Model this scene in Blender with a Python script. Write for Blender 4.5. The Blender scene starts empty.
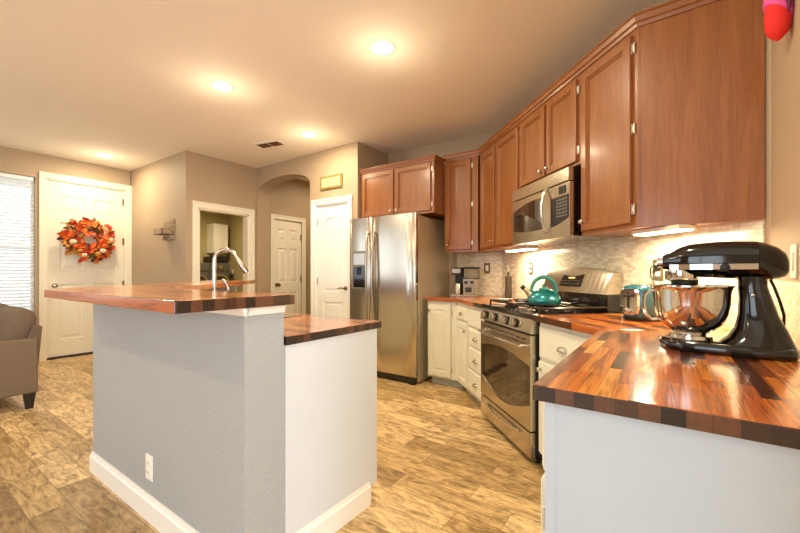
import bpy, bmesh, math, random
from mathutils import Vector, Matrix
random.seed(7)
PI = math.pi
R = math.radians
scene = bpy.context.scene
COL = scene.collection
R2 = math.sqrt(.5)

# ------------------------------------------------------------------ camera
H = 1.165
cam_d = bpy.data.cameras.new('camera')
cam_d.sensor_width = 36.0
cam_d.lens = 380.0 / 800.0 * 36.0
cam_d.shift_y = (273.3 - 266.5) / 800.0
cam_d.clip_start = .02
cam = bpy.data.objects.new('camera', cam_d)
COL.objects.link(cam)
cam.location = (0, 0, H)
cam.rotation_euler = (PI / 2, 0, R(35.2))
scene.camera = cam

# ------------------------------------------------------------------ world, daylight, exposure
w = bpy.data.worlds.new('world'); scene.world = w; w.use_nodes = True
bg = w.node_tree.nodes['Background']
bg.inputs[0].default_value = (.80, .90, 1.0, 1)
bg.inputs[1].default_value = 1.1
scene.view_settings.view_transform = 'Standard'
scene.view_settings.look = 'None'
scene.view_settings.exposure = 0.76
scene.view_settings.gamma = 1.0
scene.view_settings.use_curve_mapping = False


def area(name, loc, rot, size, size_y, power, color):
    l = bpy.data.lights.new(name, 'AREA')
    l.shape = 'RECTANGLE'; l.size = size; l.size_y = size_y; l.energy = power; l.color = color
    o = bpy.data.objects.new(name, l); COL.objects.link(o)
    o.location = loc; o.rotation_euler = rot
    return o


DAY = (.84, .92, 1.0)
# daylight through the living room windows (rear and entry walls) and an unseen dining window added to light the island end
area('daylight_rear_left', (-5.3, -3.24, 1.57), (R(90), 0, 0), 2.5, 1.58, 9, DAY)
area('daylight_rear_right', (-1.2, -3.24, 1.35), (R(90), 0, 0), 2.2, 1.9, 24, DAY)
area('daylight_entry', (-6.88, -1.85, 1.57), (0, R(-90), 0), 1.58, 2.1, 6.5, DAY)
area('dining_fill_light', (3.26, -1.2, 1.35), (0, R(90), 0), 2.0, 2.6, 112, DAY)
CAN_POWER = 10.3
UNDER_POWER = 4.0
CEILING_FILL = 2.2
WARM = (1.0, .84, .57)

# ------------------------------------------------------------------ materials


def hexc(h):
    h = h.lstrip('#')
    v = [int(h[i:i + 2], 16) / 255 for i in (0, 2, 4)]
    return tuple(((c / 12.92) if c <= .04045 else ((c + .055) / 1.055) ** 2.4) for c in v) + (1,)


class NT:
    def __init__(s, name):
        s.m = bpy.data.materials.new(name); s.m.use_nodes = True
        s.t = s.m.node_tree; s.n = s.t.nodes; s.b = s.n['Principled BSDF']

    def node(s, kind, **kw):
        n = s.n.new(kind)
        for k, v in kw.items():
            if k in n.inputs: n.inputs[k].default_value = v
            else: setattr(n, k, v)
        return n

    def link(s, a, b): s.t.links.new(a, b)

    def coords(s, scale=(1, 1, 1), swap=None, rot=0):
        tc = s.node('ShaderNodeTexCoord')
        out = tc.outputs['Object']
        if swap:
            sp = s.node('ShaderNodeSeparateXYZ'); cb = s.node('ShaderNodeCombineXYZ')
            s.link(out, sp.inputs[0])
            for i, a in enumerate(swap):
                s.link(sp.outputs[a], cb.inputs[i])
            out = cb.outputs[0]
        mp = s.node('ShaderNodeMapping'); mp.inputs['Scale'].default_value = scale
        mp.inputs['Rotation'].default_value = (0, 0, rot)
        s.link(out, mp.inputs[0])
        return mp.outputs[0]

    def ramp(s, fac, stops, interp='LINEAR'):
        r = s.node('ShaderNodeValToRGB'); e = r.color_ramp.elements
        r.color_ramp.interpolation = interp
        while len(e) < len(stops): e.new(.5)
        for i, (p, c) in enumerate(stops):
            e[i].position = p; e[i].color = hexc(c) if isinstance(c, str) else c
        s.link(fac, r.inputs[0]); return r.outputs[0]

    def mix(s, a, b, fac, blend='MIX'):
        m = s.node('ShaderNodeMix', data_type='RGBA', blend_type=blend)
        for sock, v in ((m.inputs[0], fac), (m.inputs[6], a), (m.inputs[7], b)):
            if hasattr(v, 'links'): s.link(v, sock)
            else: sock.default_value = v
        return m.outputs[2]

    def bump(s, h, strength=.3, dist=.002):
        b = s.node('ShaderNodeBump'); b.inputs['Strength'].default_value = strength
        b.inputs['Distance'].default_value = dist
        s.link(h, b.inputs['Height']); s.link(b.outputs[0], s.b.inputs['Normal'])

    def set(s, color=None, rough=None, metal=None, **kw):
        for k, v in (('Base Color', color), ('Roughness', rough), ('Metallic', metal)):
            if v is None: continue
            if isinstance(v, str): v = hexc(v)
            if hasattr(v, 'links'): s.link(v, s.b.inputs[k])
            else: s.b.inputs[k].default_value = v
        for k, v in kw.items():
            s.b.inputs[k.replace('_', ' ')].default_value = v
        return s.m


def plain(name, color, rough=.5, metal=0, noise=.04, nscale=8, bump=0, **kw):
    t = NT(name)
    c = t.coords((1, 1, 1))
    n = t.node('ShaderNodeTexNoise'); n.inputs['Scale'].default_value = nscale; n.inputs['Detail'].default_value = 3
    t.link(c, n.inputs[0])
    base = hexc(color)
    lo = tuple(x * (1 - noise) for x in base[:3]) + (1,)
    hi = tuple(min(1, x * (1 + noise)) for x in base[:3]) + (1,)
    col = t.ramp(n.outputs[0], [(.3, lo), (.7, hi)])
    if bump: t.bump(n.outputs[0], bump, .002)
    return t.set(col, rough, metal, **kw)


def paint(name, color, rough=.6, strength=.25, scale=110):
    t = NT(name); c = t.coords()
    n = t.node('ShaderNodeTexNoise'); n.inputs['Scale'].default_value = scale; n.inputs['Detail'].default_value = 2
    t.link(c, n.inputs[0])
    r = t.ramp(n.outputs[0], [(.42, (0, 0, 0, 1)), (.62, (1, 1, 1, 1))])
    t.bump(r, strength, .002)
    n2 = t.node('ShaderNodeTexNoise'); n2.inputs['Scale'].default_value = 1.3
    t.link(c, n2.inputs[0])
    b = hexc(color)
    col = t.ramp(n2.outputs[0], [(.3, tuple(x * .97 for x in b[:3]) + (1,)), (.7, b)])
    return t.set(col, rough)


def emit(name, color, strength):
    t = NT(name)
    t.b.inputs['Emission Color'].default_value = color
    t.b.inputs['Emission Strength'].default_value = strength
    return t.set(color, .4)


def wood(name, c1, c2, c3, axis='Z', rough=.35, coat=0.0, scale=1.0, bump=.15):
    """long grain along the given local axis"""
    t = NT(name)
    sc = {'Z': (22, 22, 1.6), 'X': (1.6, 22, 22), 'Y': (22, 1.6, 22)}[axis]
    c = t.coords(tuple(v * scale for v in sc))
    n = t.node('ShaderNodeTexNoise'); n.inputs['Scale'].default_value = 1.0; n.inputs['Detail'].default_value = 6
    n.inputs['Roughness'].default_value = .62; n.inputs['Distortion'].default_value = .9
    t.link(c, n.inputs[0])
    col = t.ramp(n.outputs[0], [(.28, c1), (.5, c2), (.74, c3)])
    c2_ = t.coords(tuple(v * scale * 5 for v in sc))
    n2 = t.node('ShaderNodeTexNoise'); n2.inputs['Scale'].default_value = 1.0; n2.inputs['Detail'].default_value = 3
    t.link(c2_, n2.inputs[0])
    f = t.ramp(n2.outputs[0], [(.38, (.62, .55, .5, 1)), (.52, (1, 1, 1, 1))])
    col = t.mix(col, f, .28, 'MULTIPLY')
    t.bump(n2.outputs[0], bump, .002)
    return t.set(col, rough, Coat_Weight=coat, Coat_Roughness=.15)


def butcher(name):
    """glued walnut/acacia staves running along local x"""
    t = NT(name)
    c = t.coords((1, 1, 1))
    br = t.node('ShaderNodeTexBrick', offset=.37, offset_frequency=2, squash=.72, squash_frequency=3)
    br.inputs['Color1'].default_value = (0, 0, 0, 1); br.inputs['Color2'].default_value = (1, 1, 1, 1)
    br.inputs['Mortar'].default_value = (.25, .25, .25, 1)
    br.inputs['Scale'].default_value = 1; br.inputs['Mortar Size'].default_value = .0006
    br.inputs['Brick Width'].default_value = .27; br.inputs['Row Height'].default_value = .031
    t.link(c, br.inputs[0])
    col = t.ramp(br.outputs[0], [(0, '#34180C'), (.10, '#5A2B12'), (.20, '#B4602A'), (.36, '#934719'), (.5, '#C8742C'), (.62, '#A65420'), (.76, '#D68A3A'), (.88, '#B05C22'), (1, '#E8AC58')])
    g = t.coords((3.2, 60, 60))
    n = t.node('ShaderNodeTexNoise'); n.inputs['Scale'].default_value = 1; n.inputs['Detail'].default_value = 5
    n.inputs['Distortion'].default_value = 1.6
    t.link(g, n.inputs[0])
    f = t.ramp(n.outputs[0], [(.33, (.42, .33, .26, 1)), (.5, (.95, .92, .9, 1)), (.7, (1.25, 1.2, 1.1, 1))])
    col = t.mix(col, f, .75, 'MULTIPLY')
    return t.set(col, .2, Coat_Weight=.35, Coat_Roughness=.1)


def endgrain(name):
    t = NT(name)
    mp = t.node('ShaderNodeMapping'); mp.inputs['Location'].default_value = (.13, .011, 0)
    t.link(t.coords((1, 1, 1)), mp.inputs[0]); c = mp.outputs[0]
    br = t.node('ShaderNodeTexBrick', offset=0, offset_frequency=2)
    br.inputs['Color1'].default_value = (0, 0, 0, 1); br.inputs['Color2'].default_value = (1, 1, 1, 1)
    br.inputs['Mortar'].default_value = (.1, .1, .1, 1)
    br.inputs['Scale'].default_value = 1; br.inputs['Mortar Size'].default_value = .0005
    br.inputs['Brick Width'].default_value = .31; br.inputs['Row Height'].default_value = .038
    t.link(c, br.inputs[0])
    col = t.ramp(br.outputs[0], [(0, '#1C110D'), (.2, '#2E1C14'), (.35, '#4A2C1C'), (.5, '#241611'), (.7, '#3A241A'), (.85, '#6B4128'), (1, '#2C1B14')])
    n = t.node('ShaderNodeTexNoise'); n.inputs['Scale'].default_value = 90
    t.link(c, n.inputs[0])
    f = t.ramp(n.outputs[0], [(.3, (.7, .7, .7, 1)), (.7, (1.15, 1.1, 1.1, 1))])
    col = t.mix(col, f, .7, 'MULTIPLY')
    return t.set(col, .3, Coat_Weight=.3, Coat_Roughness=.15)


def floor_mat():
    t = NT('wood_look_plank_floor')
    c = t.coords((1, 1, 1))
    br = t.node('ShaderNodeTexBrick', offset=.36, offset_frequency=2)
    br.inputs['Color1'].default_value = (0, 0, 0, 1); br.inputs['Color2'].default_value = (1, 1, 1, 1)
    br.inputs['Mortar'].default_value = (.35, .35, .35, 1)
    br.inputs['Scale'].default_value = 1; br.inputs['Mortar Size'].default_value = .0012
    br.inputs['Brick Width'].default_value = .62; br.inputs['Row Height'].default_value = .152
    t.link(c, br.inputs[0])
    base = t.ramp(br.outputs[0], [(0, '#9C7F54'), (.25, '#C2A470'), (.5, '#D6B884'), (.75, '#EDD09C'), (1, '#AE8F60')])
    # offset the grain per plank so that it breaks at the joints
    va = t.node('ShaderNodeVectorMath', operation='MULTIPLY_ADD')
    va.inputs[1].default_value = (7, 13, 5)
    t.link(br.outputs[0], va.inputs[0]); t.link(t.coords((5.0, 16, 1)), va.inputs[2])
    n = t.node('ShaderNodeTexNoise'); n.inputs['Scale'].default_value = 1; n.inputs['Detail'].default_value = 8
    n.inputs['Roughness'].default_value = .7; n.inputs['Distortion'].default_value = 1.8
    t.link(va.outputs[0], n.inputs[0])
    f = t.ramp(n.outputs[0], [(.32, (.30, .25, .20, 1)), (.43, (.66, .60, .54, 1)), (.52, (1.0, .98, .96, 1)), (.66, (1.35, 1.32, 1.28, 1))])
    col = t.mix(base, f, .95, 'MULTIPLY')
    n2 = t.node('ShaderNodeTexNoise'); n2.inputs['Scale'].default_value = 2.4; n2.inputs['Detail'].default_value = 4
    t.link(va.outputs[0], n2.inputs[0])
    f2 = t.ramp(n2.outputs[0], [(.36, (.62, .56, .5, 1)), (.46, (1, 1, 1, 1))])
    col = t.mix(col, f2, .55, 'MULTIPLY')
    wv = t.node('ShaderNodeTexWave', bands_direction='Y')
    wv.inputs['Scale'].default_value = 1.0; wv.inputs['Distortion'].default_value = 9; wv.inputs['Detail'].default_value = 2.5; wv.inputs['Detail Scale'].default_value = .8
    vb = t.node('ShaderNodeVectorMath', operation='MULTIPLY_ADD')
    vb.inputs[1].default_value = (5, 9, 3)
    t.link(br.outputs[0], vb.inputs[0]); t.link(t.coords((1.6, 5.5, 1)), vb.inputs[2]); t.link(vb.outputs[0], wv.inputs[0])
    f3 = t.ramp(wv.outputs[0], [(.0, (.52, .45, .38, 1)), (.10, (1, 1, 1, 1))])
    col = t.mix(col, f3, .38, 'MULTIPLY')
    mor = t.mix(col, hexc('#5E4A35'), br.outputs[1])
    t.bump(n.outputs[0], .12, .002)
    return t.set(mor, .36)


def mosaic():
    t = NT('stone_mosaic_tile')
    c = t.coords((1, 1, 1), swap='XZY')
    br = t.node('ShaderNodeTexBrick', offset=.5, offset_frequency=2, squash=.6, squash_frequency=3)
    br.inputs['Color1'].default_value = (0, 0, 0, 1); br.inputs['Color2'].default_value = (1, 1, 1, 1)
    br.inputs['Mortar'].default_value = (.5, .5, .5, 1)
    br.inputs['Scale'].default_value = 1; br.inputs['Mortar Size'].default_value = .0011
    br.inputs['Brick Width'].default_value = .048; br.inputs['Row Height'].default_value = .0158
    t.link(c, br.inputs[0])
    col = t.ramp(br.outputs[0], [(0, '#C9BC9B'), (.22, '#DACDAF'), (.45, '#E6DBBF'), (.7, '#F0E7CD'), (.88, '#D0C5A6'), (1, '#F5EEDB')])
    col = t.mix(col, hexc('#CBC0A8'), br.outputs[1])
    inv = t.node('ShaderNodeMath', operation='SUBTRACT'); inv.inputs[0].default_value = 1
    t.link(br.outputs[1], inv.inputs[1])
    t.bump(inv.outputs[0], .5, .002)
    return t.set(col, .22)


def steel(name, color='#B9B4AC', rough=.26, axis='X'):
    t = NT(name)
    sc = {'X': (2, 2, 260), 'Z': (260, 260, 2)}[axis]
    n = t.node('ShaderNodeTexNoise'); n.inputs['Scale'].default_value = 1; n.inputs['Detail'].default_value = 2
    t.link(t.coords(sc), n.inputs[0])
    t.bump(n.outputs[0], .03, .001)
    return t.set(color, rough, 1.0)


M = {}
M['wall'] = paint('taupe_wall_paint', '#B09A7E')
M['wall_dark'] = M['wall']
M['ceiling'] = paint('ceiling_paint', '#F4EDDF', .75, .15, 60)
M['khaki'] = paint('khaki_laundry_paint', '#A89C6C')
M['island'] = paint('pale_grey_island_paint', '#A5A7A7', .6, .45, 75)
M['white'] = plain('white_cabinet_paint', '#E2E0D0', .35, noise=.015)
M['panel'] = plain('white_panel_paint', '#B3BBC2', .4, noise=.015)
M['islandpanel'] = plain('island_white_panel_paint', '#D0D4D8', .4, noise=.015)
M['trim'] = plain('white_trim_paint', '#EFEAE0', .35, noise=.01)
M['door'] = plain('white_door_paint', '#EEE6D2', .4, noise=.012)
M['doorpale'] = plain('white_pantry_door_paint', '#F0EFEA', .4, noise=.012)
M['floor'] = floor_mat()
M['oak'] = wood('oak_cabinet_stain', '#84502A', '#925A2E', '#9E6636', 'Z', .32, .25)
M['oakx'] = wood('oak_rail_stain', '#84502A', '#925A2E', '#9E6636', 'X', .32, .25)
M['oakdark'] = plain('oak_box_shadow_gap', '#6A3517', .5)
M['butcher'] = butcher('butcher_block_staves')
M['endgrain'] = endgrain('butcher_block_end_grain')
M['tile'] = mosaic()
M['steel'] = steel('brushed_stainless_steel', '#C9C1B2', .22)
M['steelz'] = steel('brushed_stainless_steel_upright', axis='Z')
M['steelside'] = plain('grey_fridge_side', '#B9AD94', .3, .25, noise=.02)
M['chrome'] = plain('polished_chrome', '#D9D6D0', .08, 1, noise=.0)
M['nickel'] = plain('satin_nickel', '#BDB5A8', .25, 1, noise=.0)
M['hinge'] = plain('pale_nickel_hinge', '#D8D2C6', .3, .6, noise=.0)
M['black'] = plain('black_enamel', '#0C0B0B', .15, noise=.0, Coat_Weight=.5)
M['blackgloss'] = plain('glossy_black_mixer_enamel', '#050505', .10, noise=.0, Coat_Weight=.4)
M['iron'] = plain('black_cast_iron', '#45403A', .25, .8, noise=.1)
M['glass_dark'] = plain('dark_oven_glass', '#2A211A', .05, .35, noise=.0, Coat_Weight=1.0)
M['plastic_black'] = plain('matte_black_plastic', '#161413', .45)
M['plastic_grey'] = plain('grey_plastic', '#77726A', .4)
M['plate'] = plain('cream_outlet_plate', '#E9E2D0', .4, noise=.0)
M['plate_steel'] = plain('brushed_metal_outlet_plate', '#6E6146', .4, .4, noise=.0)
M['slot'] = plain('dark_slot', '#2B2622', .6)
M['sofa'] = plain('brown_grey_sofa_fabric', '#766350', .9, noise=.12, nscale=220, bump=.4)
M['sofa_dark'] = plain('brown_back_cushion_fabric', '#6A5848', .9, noise=.12, nscale=220, bump=.4)
M['pillow'] = plain('tan_pillow_fabric', '#B79C6C', .9, noise=.1, nscale=160, bump=.3)
M['darkwood'] = plain('dark_sofa_leg_wood', '#231A16', .4)
M['blind'] = plain('white_blind_slat', '#EEF2F5', .5, noise=.0, Transmission_Weight=.0)
M['lamp'] = emit('recessed_lamp_lens', (1, .86, .66, 1), 22)
M['led'] = emit('under_cabinet_lens', (1, .90, .72, 1), 9)
M['led_dim'] = plain('frosted_lamp_cover', '#F2E6CC', .4)
M['display'] = emit('amber_clock_display', (1, .62, .2, 1), .8)
M['brass'] = plain('antique_brass', '#8A7048', .3, 1, noise=.0)
M['sign'] = plain('gold_sign_board', '#86723A', .5, noise=.25, nscale=30)
M['signpale'] = plain('cream_sign_lettering', '#BDB083', .5, noise=.35, nscale=40)
M['graywood'] = wood('weathered_grey_wood', '#75624A', '#A08A6C', '#C2B090', 'X', .7)
M['washer'] = plain('dark_graphite_washer_enamel', '#5E5C56', .3, .3, noise=.02)
M['clearplastic'] = plain('smoky_water_tank', '#8E8676', .1, noise=.0, Alpha=.55)


def teal_mat():
    t = NT('teal_kettle_enamel')
    lw = t.node('ShaderNodeLayerWeight'); lw.inputs[0].default_value = .35
    return t.set('#188487', .22, .6, Coat_Weight=1.0)


M['teal'] = teal_mat()
M['teal_dark'] = plain('teal_handle_plastic', '#2C7F79', .35, noise=.02)
M['teal_toaster'] = plain('blue_teal_toaster_enamel', '#1E5560', .2, .2, noise=.02, Coat_Weight=.8)
M['bottle'] = plain('dark_olive_bottle_wrap', '#3A3020', .45, noise=.2, nscale=90)
M['red'] = plain('red_fabric', '#D9261E', .8, noise=.03)
M['pink'] = plain('pink_fabric', '#E0559C', .8, noise=.03)
M['plum'] = plain('plum_fabric', '#6B2340', .8, noise=.03)
for k, c in dict(leaf_orange='#E2601A', leaf_red='#B02A12', leaf_gold='#CC8E38', leaf_brown='#5D2C16', leaf_green='#5C5A2A',
                 cream='#EAD9B4', pumpkin='#DD5B18').items():
    M[k] = plain(k + '_silk', c, .6, noise=.15, nscale=30)

# ------------------------------------------------------------------ mesh helpers


class MB:
    def __init__(s):
        s.bm = bmesh.new()

    def box(s, x0, y0, z0, x1, y1, z1, bev=0, seg=2):
        if x0 > x1: x0, x1 = x1, x0
        if y0 > y1: y0, y1 = y1, y0
        if z0 > z1: z0, z1 = z1, z0
        r = bmesh.ops.create_cube(s.bm, size=1)
        for v in r['verts']:
            v.co = Vector(((v.co.x + .5) * (x1 - x0) + x0, (v.co.y + .5) * (y1 - y0) + y0, (v.co.z + .5) * (z1 - z0) + z0))
        if bev:
            es = list({e for v in r['verts'] for e in v.link_edges})
            bmesh.ops.bevel(s.bm, geom=es, offset=bev, segments=seg, profile=.5, affect='EDGES')
        return s

    def prism(s, pts, z0, z1, side_mat=None, bev=0):
        """pts: xy polygon"""
        vb = [s.bm.verts.new((x, y, z0)) for x, y in pts]
        vt = [s.bm.verts.new((x, y, z1)) for x, y in pts]
        n = len(pts)
        fs = [s.bm.faces.new(vt), s.bm.faces.new(vb[::-1])]
        for i in range(n):
            f = s.bm.faces.new((vb[i], vb[(i + 1) % n], vt[(i + 1) % n], vt[i]))
            if side_mat and i in side_mat: f.material_index = 1
            fs.append(f)
        if bev:
            es = list({e for f in fs[:2] for e in f.edges})
            bmesh.ops.bevel(s.bm, geom=es, offset=bev, segments=2, profile=.5, affect='EDGES')
        return s

    def prism_xz(s, pts, y0, y1):
        """polygon in xz, extruded along y"""
        a = [s.bm.verts.new((x, y0, z)) for x, z in pts]
        b = [s.bm.verts.new((x, y1, z)) for x, z in pts]
        n = len(pts)
        s.bm.faces.new(a); s.bm.faces.new(b[::-1])
        for i in range(n):
            s.bm.faces.new((a[i], a[(i + 1) % n], b[(i + 1) % n], b[i]))
        return s

    def prism_yz(s, pts, x0, x1):
        a = [s.bm.verts.new((x0, y, z)) for y, z in pts]
        b = [s.bm.verts.new((x1, y, z)) for y, z in pts]
        n = len(pts)
        s.bm.faces.new(a); s.bm.faces.new(b[::-1])
        for i in range(n):
            s.bm.faces.new((a[i], a[(i + 1) % n], b[(i + 1) % n], b[i]))
        return s

    def lathe(s, prof, c=(0, 0, 0), axis='Z', n=28, cap=True):
        rings = []
        for r, h in prof:
            ring = []
            for i in range(n):
                a = 2 * PI * i / n
                p = (r * math.cos(a), r * math.sin(a), h)
                if axis == 'Y': p = (p[0], p[2], p[1])
                if axis == 'X': p = (p[2], p[0], p[1])
                ring.append(s.bm.verts.new((p[0] + c[0], p[1] + c[1], p[2] + c[2])))
            rings.append(ring)
        for a, b in zip(rings, rings[1:]):
            for i in range(n):
                s.bm.faces.new((a[i], a[(i + 1) % n], b[(i + 1) % n], b[i]))
        if cap and prof[0][0] > 1e-5: s.bm.faces.new(rings[0][::-1])
        if cap and prof[-1][0] > 1e-5: s.bm.faces.new(rings[-1])
        return s

    def tube(s, path, r, n=10, closed=False):
        path = [Vector(p) for p in path]
        rs = r if isinstance(r, (list, tuple)) else [r] * len(path)
        rings = []; up = None
        m = len(path)
        for i, p in enumerate(path):
            a = path[(i - 1) % m] if (closed or i > 0) else p
            b = path[(i + 1) % m] if (closed or i < m - 1) else p
            d = (b - a).normalized()
            if up is None:
                up = Vector((0, 0, 1)) if abs(d.z) < .9 else Vector((1, 0, 0))
            x = d.cross(up).normalized(); y = x.cross(d).normalized(); up = y
            rings.append([s.bm.verts.new(p + (x * math.cos(2 * PI * k / n) + y * math.sin(2 * PI * k / n)) * rs[i]) for k in range(n)])
        pr = list(zip(rings, rings[1:]))
        if closed: pr.append((rings[-1], rings[0]))
        for a, b in pr:
            for k in range(n):
                s.bm.faces.new((a[k], a[(k + 1) % n], b[(k + 1) % n], b[k]))
        if not closed:
            s.bm.faces.new(rings[0][::-1]); s.bm.faces.new(rings[-1])
        return s

    def loft(s, secs, n=28):
        """secs: (center, half_u vector, half_v vector, exponent)"""
        rings = []
        for c, u, v, e in secs:
            c = Vector(c); u = Vector(u); v = Vector(v); ring = []
            for k in range(n):
                a = 2 * PI * k / n; ca, sa = math.cos(a), math.sin(a)
                q = 2 / e
                ring.append(s.bm.verts.new(c + u * (math.copysign(abs(ca) ** q, ca)) + v * (math.copysign(abs(sa) ** q, sa))))
            rings.append(ring)
        for a, b in zip(rings, rings[1:]):
            for k in range(n):
                s.bm.faces.new((a[k], a[(k + 1) % n], b[(k + 1) % n], b[k]))
        s.bm.faces.new(rings[0][::-1]); s.bm.faces.new(rings[-1])
        return s

    def panel(s, x0, z0, x1, z1, rings, y=0):
        """face in the xz plane looking towards -y, made of nested rectangles (inset, y)"""
        prev = None
        for ins, yy in rings:
            vs = [s.bm.verts.new((x0 + ins, y + yy, z0 + ins)), s.bm.verts.new((x1 - ins, y + yy, z0 + ins)),
                  s.bm.verts.new((x1 - ins, y + yy, z1 - ins)), s.bm.verts.new((x0 + ins, y + yy, z1 - ins))]
            if prev:
                for i in range(4):
                    s.bm.faces.new((prev[i], prev[(i + 1) % 4], vs[(i + 1) % 4], vs[i]))
            elif rings[0][1] > rings[1][1]:
                s.bm.faces.new(vs[::-1])
            prev = vs
        s.bm.faces.new(prev)
        return s

    def build(s, name, mat, parent=None, loc=None, rotz=0, smooth=False, label=None, sub=0):
        me = bpy.data.meshes.new(name)
        bmesh.ops.recalc_face_normals(s.bm, faces=s.bm.faces)
        if smooth:
            for f in s.bm.faces: f.smooth = True
            for e in s.bm.edges:
                if len(e.link_faces) == 2 and e.calc_face_angle(0) > R(38): e.smooth = False
        s.bm.to_mesh(me); s.bm.free()
        for m in (mat if isinstance(mat, (list, tuple)) else [mat]): me.materials.append(m)
        o = bpy.data.objects.new(name, me); COL.objects.link(o)
        if parent: o.parent = parent
        if loc: o.location = loc
        if rotz: o.rotation_euler = (0, 0, rotz)
        if label: o['label'] = label
        if sub:
            md = o.modifiers.new('sub', 'SUBSURF'); md.levels = sub; md.render_levels = sub
        return o


def thing(name, label, cat, loc=(0, 0, 0), rotz=0, group=None):
    o = bpy.data.objects.new(name, None); COL.objects.link(o)
    o.empty_display_size = .05
    o.location = loc; o.rotation_euler = (0, 0, rotz)
    o['label'] = label; o['category'] = cat
    if group: o['group'] = group
    return o


def tag(o, label, cat, group=None):
    o['label'] = label; o['category'] = cat
    if group: o['group'] = group
    return o


def struct(o, label, cat='wall'):
    o['kind'] = 'structure'; o['label'] = label; o['category'] = cat
    return o


def dup(root, loc, rotz=None, label=None, group=None):
    def cp(o, par):
        c = o.copy(); COL.objects.link(c)
        if par: c.parent = par
        for ch in list(o.children): cp(ch, c)
        return c
    r = cp(root, None); r.location = loc
    if rotz is not None: r.rotation_euler = (0, 0, rotz)
    if label: r['label'] = label
    if group: r['group'] = group
    return r


# frames of the three kitchen walls: local x to the right, local y into the wall, wall face at y = 0
C0 = Vector((.355, 2.215, 0))       # corner of the range wall and the right wall
DR = R(-45)                          # range wall (x = -u, y = -v)
BK = (0, 4.05, 0)                    # back wall
NR = R(-90)                          # right wall
CZ = 2.75

# ------------------------------------------------------------------ structure
b = MB(); b.box(-9.7, -3.4, -.06, 3.4, 6, 0)
struct(b.build('floor', M['floor']), 'honey brown wood-look plank floor', 'floor')
b = MB(); b.box(-9.7, -3.4, CZ, 3.4, 6, CZ + .08)
struct(b.build('ceiling', M['ceiling']), 'flat warm beige ceiling', 'ceiling')


def wall_with(name, mat, length, thick, loc, rotz, holes, label, z1=CZ):
    """local x along the wall 0..length, face at y=0, body towards +y; holes: (x0, x1, z0, z1)"""
    b = MB(); x = 0
    for (a, c, h0, h1) in sorted(holes):
        if a > x: b.box(x, 0, 0, a, thick, z1)
        if h0 > 0: b.box(a, 0, 0, c, thick, h0)
        b.box(a, 0, h1, c, thick, z1)
        x = c
    if x < length: b.box(x, 0, 0, length, thick, z1)
    return struct(b.build(name, mat, None, loc, rotz), label)


# entry wall: faces +x, local x -> +y
wall_with('wall_entry', M['wall'], 5.6, .14, (-6.8, -3.2, 0), R(90),
          [(.3, 2.4, .78, 2.36), (3.75, 4.52, .55, 2.43), (4.63, 5.54, 0, 2.44)], 'taupe entry wall with front door and window')
wall_with('wall_foyer', M['wall'], 1.72, .12, (-6.8, 2.41, 0), 0, [], 'taupe side wall of the entry that carries the key rack')
wl = wall_with('wall_laundry', M['wall'], 1.05, .12, (-5.08, 2.53, 0), R(90), [(.045, .78, 0, 2.03)], 'taupe wall around the laundry room opening')
# pantry wall with arch
b = MB()
ax0, ax1 = -5.06, -3.89
zs, rise = 2.40, .15
b.box(-5.20, 3.58, 0, ax0, 3.66, CZ); b.box(-5.08, 3.44, 0, ax0, 3.58, CZ)
b.box(ax1, 3.44, 0, -3.78, 3.66, CZ)
b.box(-3.78, 3.44, 2.05, -3.20, 3.66, CZ)
b.box(-3.20, 3.44, 0, -3.05, 3.66, CZ)
N = 24
arc = []
for i in range(N + 1):
    a = PI - PI * i / N
    arc.append(((ax0 + ax1) / 2 + (ax1 - ax0) / 2 * math.cos(a), zs - .06 + (rise + .06) * abs(math.sin(a)) ** .8))
for p, q in zip(arc, arc[1:]):
    b.prism_xz([(p[0], p[1]), (q[0], q[1]), (q[0], CZ), (p[0], CZ)], 3.44, 3.66)
struct(b.build('wall_pantry', M['wall']), 'taupe wall with arched hall opening and pantry door')
b = MB(); b.box(-3.17, 3.66, 0, -3.05, 4.17, CZ)
struct(b.build('wall_fridge_side', M['wall']), 'short taupe return wall left of the fridge')
b = MB(); b.box(-3.05, 4.05, 0, -1.35, 4.17, CZ)
wb = struct(b.build('wall_back', M['wall']), 'taupe kitchen wall behind the fridge')
b = MB(); b.box(-2.72, 0, 0, 0, .12, CZ)
wd = struct(b.build('wall_range', M['wall'], None, C0, DR), 'taupe diagonal wall behind the range')
b = MB(); b.box(0, 0, 0, 1.50, .12, CZ)
wr = struct(b.build('wall_right', M['wall'], None, C0, NR), 'taupe wall at the right beside the mixer')
b = MB(); b.box(.475, .715, 0, 3.2, .835, CZ)
struct(b.build('wall_dining', M['wall']), 'taupe wall of the dining side to the right')
wall_with('wall_dining_side', M['wall'], 3.92, .12, (3.2, .72, 0), R(-90), [(.6, 3.2, .35, 2.35)], 'taupe wall with an added unseen wide window on the dining side')
wall_with('wall_rear', M['wall'], 10.1, .12, (3.2, -3.2, 0), PI,
          [(3.32, 5.52, .35, 2.35), (7.25, 9.75, .78, 2.36)], 'taupe rear wall with two large windows')
for n_, (loc_, rz_, hw, z0, z1) in enumerate((((-1.22, -3.2, 0), 0, 1.1, .35, 2.35), ((-5.3, -3.2, 0), 0, 1.25, .78, 2.36), ((-6.8, -1.85, 0), R(-90), 1.05, .78, 2.36), ((3.2, -1.18, 0), R(90), 1.3, .35, 2.35))):
    b = MB()
    for (p, q, r0, r1) in ((-hw, -hw + .05, z0, z1), (hw - .05, hw, z0, z1), (-.03, .03, z0, z1), (-hw, hw, z0, z0 + .06), (-hw, hw, z1 - .06, z1)):
        b.box(p, -.035, r0, q, -.005, r1)
    struct(b.build('window_%d' % (n_ + 2), M['trim'], None, loc_, rz_), 'white framed living area window', 'window')  # the last frame belongs to the added dining window
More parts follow.
